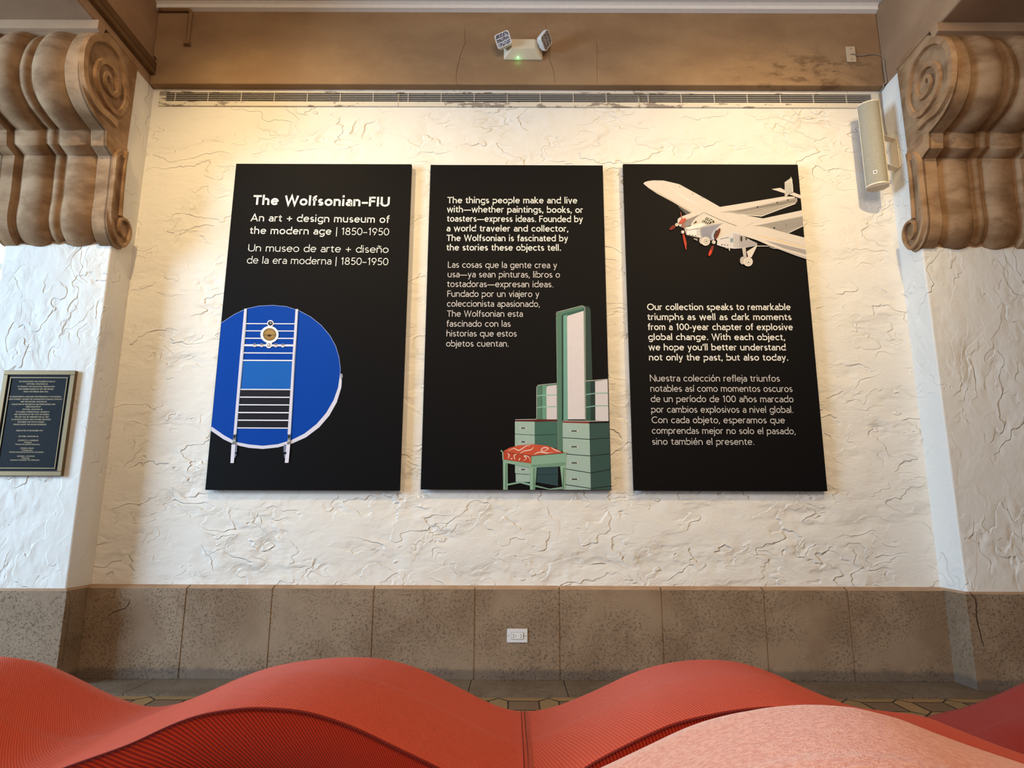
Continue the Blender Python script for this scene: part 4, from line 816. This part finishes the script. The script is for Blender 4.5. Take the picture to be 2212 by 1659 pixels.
# ------------------------------------------------------------------ power outlet in the brown slabs
c0, c1 = atY(1095.5, 1358, BASE), atY(1139.5, 1388, BASE); cx, cz = (c0.x+c1.x)/2, (c0.z+c1.z)/2; hw, hh = (c1.x-c0.x)/2, (c0.z-c1.z)/2
t = thing('power_outlet', (cx, BASE, cz-hh), 'white double power outlet set sideways in the brown slab base', 'outlet')
wp = plain('outlet_white', (226, 224, 224), .35); wf = plain('outlet_face', (234, 232, 228), .3); hole = plain('outlet_slot', (18, 17, 17), .7)
b = MB(); b.box(cx-hw, cx+hw, BASE-.006, BASE-.0005, cz-hh, cz+hh); b.build('plate', wp, t, bevel=.002)
b = MB(); b.box(cx-.0345, cx+.0345, BASE-.0066, BASE-.005, cz-.0185, cz+.0185); b.build('recess_line', hole, t)
b = MB(); b.box(cx-.0332, cx+.0332, BASE-.0095, BASE-.0055, cz-.0172, cz+.0172); rc = b.build('receptacle', wf, t, bevel=.001)
b = MB()
for sx in (-1, 1):
    for dz in (-.0062, .0062): b.box(cx+sx*.021-.0045, cx+sx*.021+.0035, BASE-.0098, BASE-.0094, cz+dz-.0014, cz+dz+.0014)
    b.tube([(cx+sx*.021+.012, BASE-.0094, cz), (cx+sx*.021+.012, BASE-.0099, cz)], .0026, 10)
b.build('pin_slots', hole, rc)
for sx in (-1, 1): b = MB(); b.tube([(cx+sx*(hw-.009), BASE-.005, cz), (cx+sx*(hw-.009), BASE-.0068, cz)], .0026, 10); b.build('screw', plain('outlet_screw', (150, 148, 146), .4, .5), t)
# ------------------------------------------------------------------ wave topped sofas
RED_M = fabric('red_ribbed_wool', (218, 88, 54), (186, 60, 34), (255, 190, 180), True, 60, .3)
RED_D = fabric('red_ribbed_wool_painted_shade', (196, 60, 36), (138, 28, 14), (255, 190, 180), True, 60, .2)  # same red fabric; shade of the front faces put into the colour
RED_S = fabric('red_wool_painted_shade', (160, 48, 32), (128, 30, 20), (255, 190, 180), True, 60, .1)  # same red wool, darkened so its colour carries the shade
SEAM_M = plain('seam_thread', (112, 26, 16), .9); PINK_M = fabric('salmon_boucle', (246, 172, 142), (226, 136, 110), (255, 225, 210), False, 60, .7)
def wave_sofa(name, label, group, back_px, front_px, d1, d2, x0, x1, mat, fmat, seam_at=None, floor_back=True, under=.30, step=.012, parts=('top_cushion', 'front_panel'), ang=(-.75, -.2), bulge=.012):
    Y1, Y2 = -D+d1, -D+d2
    B = [atY(p[0], p[1], Y1) for p in back_px]; Fp = [atY(p[0], p[1], Y2) for p in front_px]
    bx, bz = [p.x for p in B], [p.z for p in B]; fx_, fz = [p.x for p in Fp], [p.z for p in Fp]
    n = int((x1-x0)/step)+1; xs = [x0+(x1-x0)*i/(n-1) for i in range(n)]; NR = 26
    t = thing(name, ((x0+x1)/2, (Y1+Y2)/2, 0.0), label, 'sofa', group)
    top = []; fr_ = []; ribT = []; ribF = []
    for x in xs:
        za, zc = interp(bx, bz, x), interp(fx_, fz, x); col_ = []; u = 0; last = None; rb = []
        al = ang[0] if (seam_at is None or x < seam_at) else ang[1]
        pts = []
        # back drop, rounded over the back edge
        pts.append((Y1+.10, .05)); pts.append((Y1+.10, za-.16))
        for k in range(5): a = PI/2*k/4; pts.append((Y1+.10*math.cos(a)*1.0, za-.16+.155*math.sin(a)))
        for k in range(1, NR+1):
            s = k/NR; y = Y1+(Y2-Y1)*s
            z = za+(zc-za)*(s*s*(3-2*s))+bulge*math.sin(PI*s)*(1.0 if s > .5 else .6)
            if s > .82: z -= 0
            pts.append((y, z))
        for y, z in pts:
            if last: u += math.hypot(y-last[0], z-last[1])
            last = (y, z); col_.append((x, y, z)); rb.append((x)*math.cos(al)+u*math.sin(al))
        top.append(col_); ribT.append(rb)
        fp = []; rb = []; last = None; uu = u
        zf = max(zc, .2)
        for k in range(0, 21):
            s = k/20; dz = s*(zf-.09); y = Y2-.035*math.sin(min(1, s*5)*PI/2)+.035*min(1, s*5)*0+under*(s**1.1)
            fp.append((x, y, zf-dz))
            if last: uu += math.hypot(y-last[0], (zf-dz)-last[1])
            last = (y, zf-dz); rb.append(x*math.cos(al)+uu*math.sin(al))
        fr_.append(fp); ribF.append(rb)
    def mk(nm, rows, rib, m):
        b = MB(); b.grid(rows); o = b.build(nm, m, t, smooth=True)
        at = o.data.attributes.new('rib', 'FLOAT', 'POINT'); at.data.foreach_set('value', [v for r in rib for v in r]); return o
    mk(parts[0], top, ribT, mat); mk(parts[1], fr_, ribF, fmat)
    b = MB(); sp_ = [(x, Y2-.004, interp(fx_, fz, x)-.001) for x in xs]; b.tube(sp_, .0013, 6); b.build('edge_seam', SEAM_M, t, smooth=True)
    b = MB()   # ends and underside close the body
    for i in (0, -1):
        b.poly(list(top[i])+list(fr_[i][1:])+[(xs[i], Y1+.10, .05)])
    b.build('end_panel', fmat, t)
    b = MB(); b.box(x0+.04, x1-.04, Y2+under+.02, Y1+.06, 0, .09); b.build('plinth', plain('sofa_plinth', (28, 24, 24), .7), t)
    return t, top, xs
C1 = [(-420, 1505), (-330, 1516), (-240, 1490), (-150, 1448), (-60, 1420), (0, 1415), (60, 1421), (130, 1449), (200, 1484), (270, 1512), (330, 1522), (390, 1516), (450, 1494), (520, 1463), (600, 1436), (700, 1420), (790, 1417), (850, 1424), (920, 1446), (1000, 1485), (1060, 1515), (1110, 1530), (1150, 1531), (1200, 1521), (1280, 1489), (1360, 1452), (1430, 1431), (1510, 1422), (1590, 1428), (1660, 1450), (1740, 1486), (1830, 1520), (1900, 1531), (1960, 1538), (2000, 1548), (2060, 1572), (2130, 1602), (2212, 1640), (2300, 1685)]
C2 = [(-620, 1560), (-480, 1545), (-330, 1620), (-150, 1725), (0, 1716), (133, 1659), (277, 1607), (374, 1563), (432, 1543), (500, 1531), (563, 1527), (662, 1536), (758, 1566), (854, 1611), (955, 1660), (1050, 1710), (1130, 1728), (1200, 1700), (1274, 1650), (1348, 1610), (1438, 1568), (1498, 1550), (1600, 1531), (1690, 1526), (1780, 1540), (1870, 1580), (1960, 1630), (2080, 1700), (2200, 1740), (2350, 1790)]
d1, d2 = 1.5, 1.02
seamx = atY(1133, 1560, -D+1.3).x
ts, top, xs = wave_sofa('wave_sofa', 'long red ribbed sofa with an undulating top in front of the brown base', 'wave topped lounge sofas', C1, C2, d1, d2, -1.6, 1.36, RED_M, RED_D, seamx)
i = min(range(len(xs)), key=lambda k: abs(xs[k]-seamx)); b = MB()
b.tube([(p[0]-.0035, p[1], p[2]+.0002) for p in top[i][7:]], .0009, 6); b.tube([(p[0]+.0035, p[1], p[2]+.0002) for p in top[i][7:]], .0009, 6); b.build('cross_seam', SEAM_M, ts, smooth=True)
C3 = [(1960, 1600), (1985, 1562), (2005, 1548), (2050, 1535), (2100, 1523), (2150, 1504), (2212, 1477), (2300, 1438), (2420, 1420), (2560, 1440), (2700, 1480)]
C4 = [(1960, 1720), (2000, 1640), (2060, 1618), (2150, 1622), (2212, 1640), (2300, 1600), (2450, 1550), (2600, 1540), (2760, 1560)]
xa = atY(1990, 1555, -D+2.1).x
wave_sofa('wave_sofa', 'red sofa end with shade painted into its fabric, rising just behind the falling end of the long red sofa', 'wave topped lounge sofas', C3, C4, 2.1, 1.72, xa, xa+1.2, RED_S, RED_D)
C5 = [(1000, 1760), (1120, 1730), (1230, 1686), (1290, 1659), (1340, 1636), (1420, 1598), (1500, 1561), (1570, 1538), (1650, 1522), (1740, 1516), (1830, 1522), (1870, 1531), (1927, 1546), (1990, 1571), (2059, 1597), (2120, 1618), (2212, 1650), (2300, 1692), (2400, 1732)]
C6 = [(400, 2300), (800, 2260), (1200, 2130), (1600, 1960), (1900, 1900), (2200, 1900), (2500, 1990), (2800, 2150)]
wave_sofa('wave_sofa', 'pale salmon fuzzy sofa mound in front of the long red ribbed sofa', 'wave topped lounge sofas', C5, C6, .80, .42, -.05, .74, PINK_M, PINK_M, under=.06)
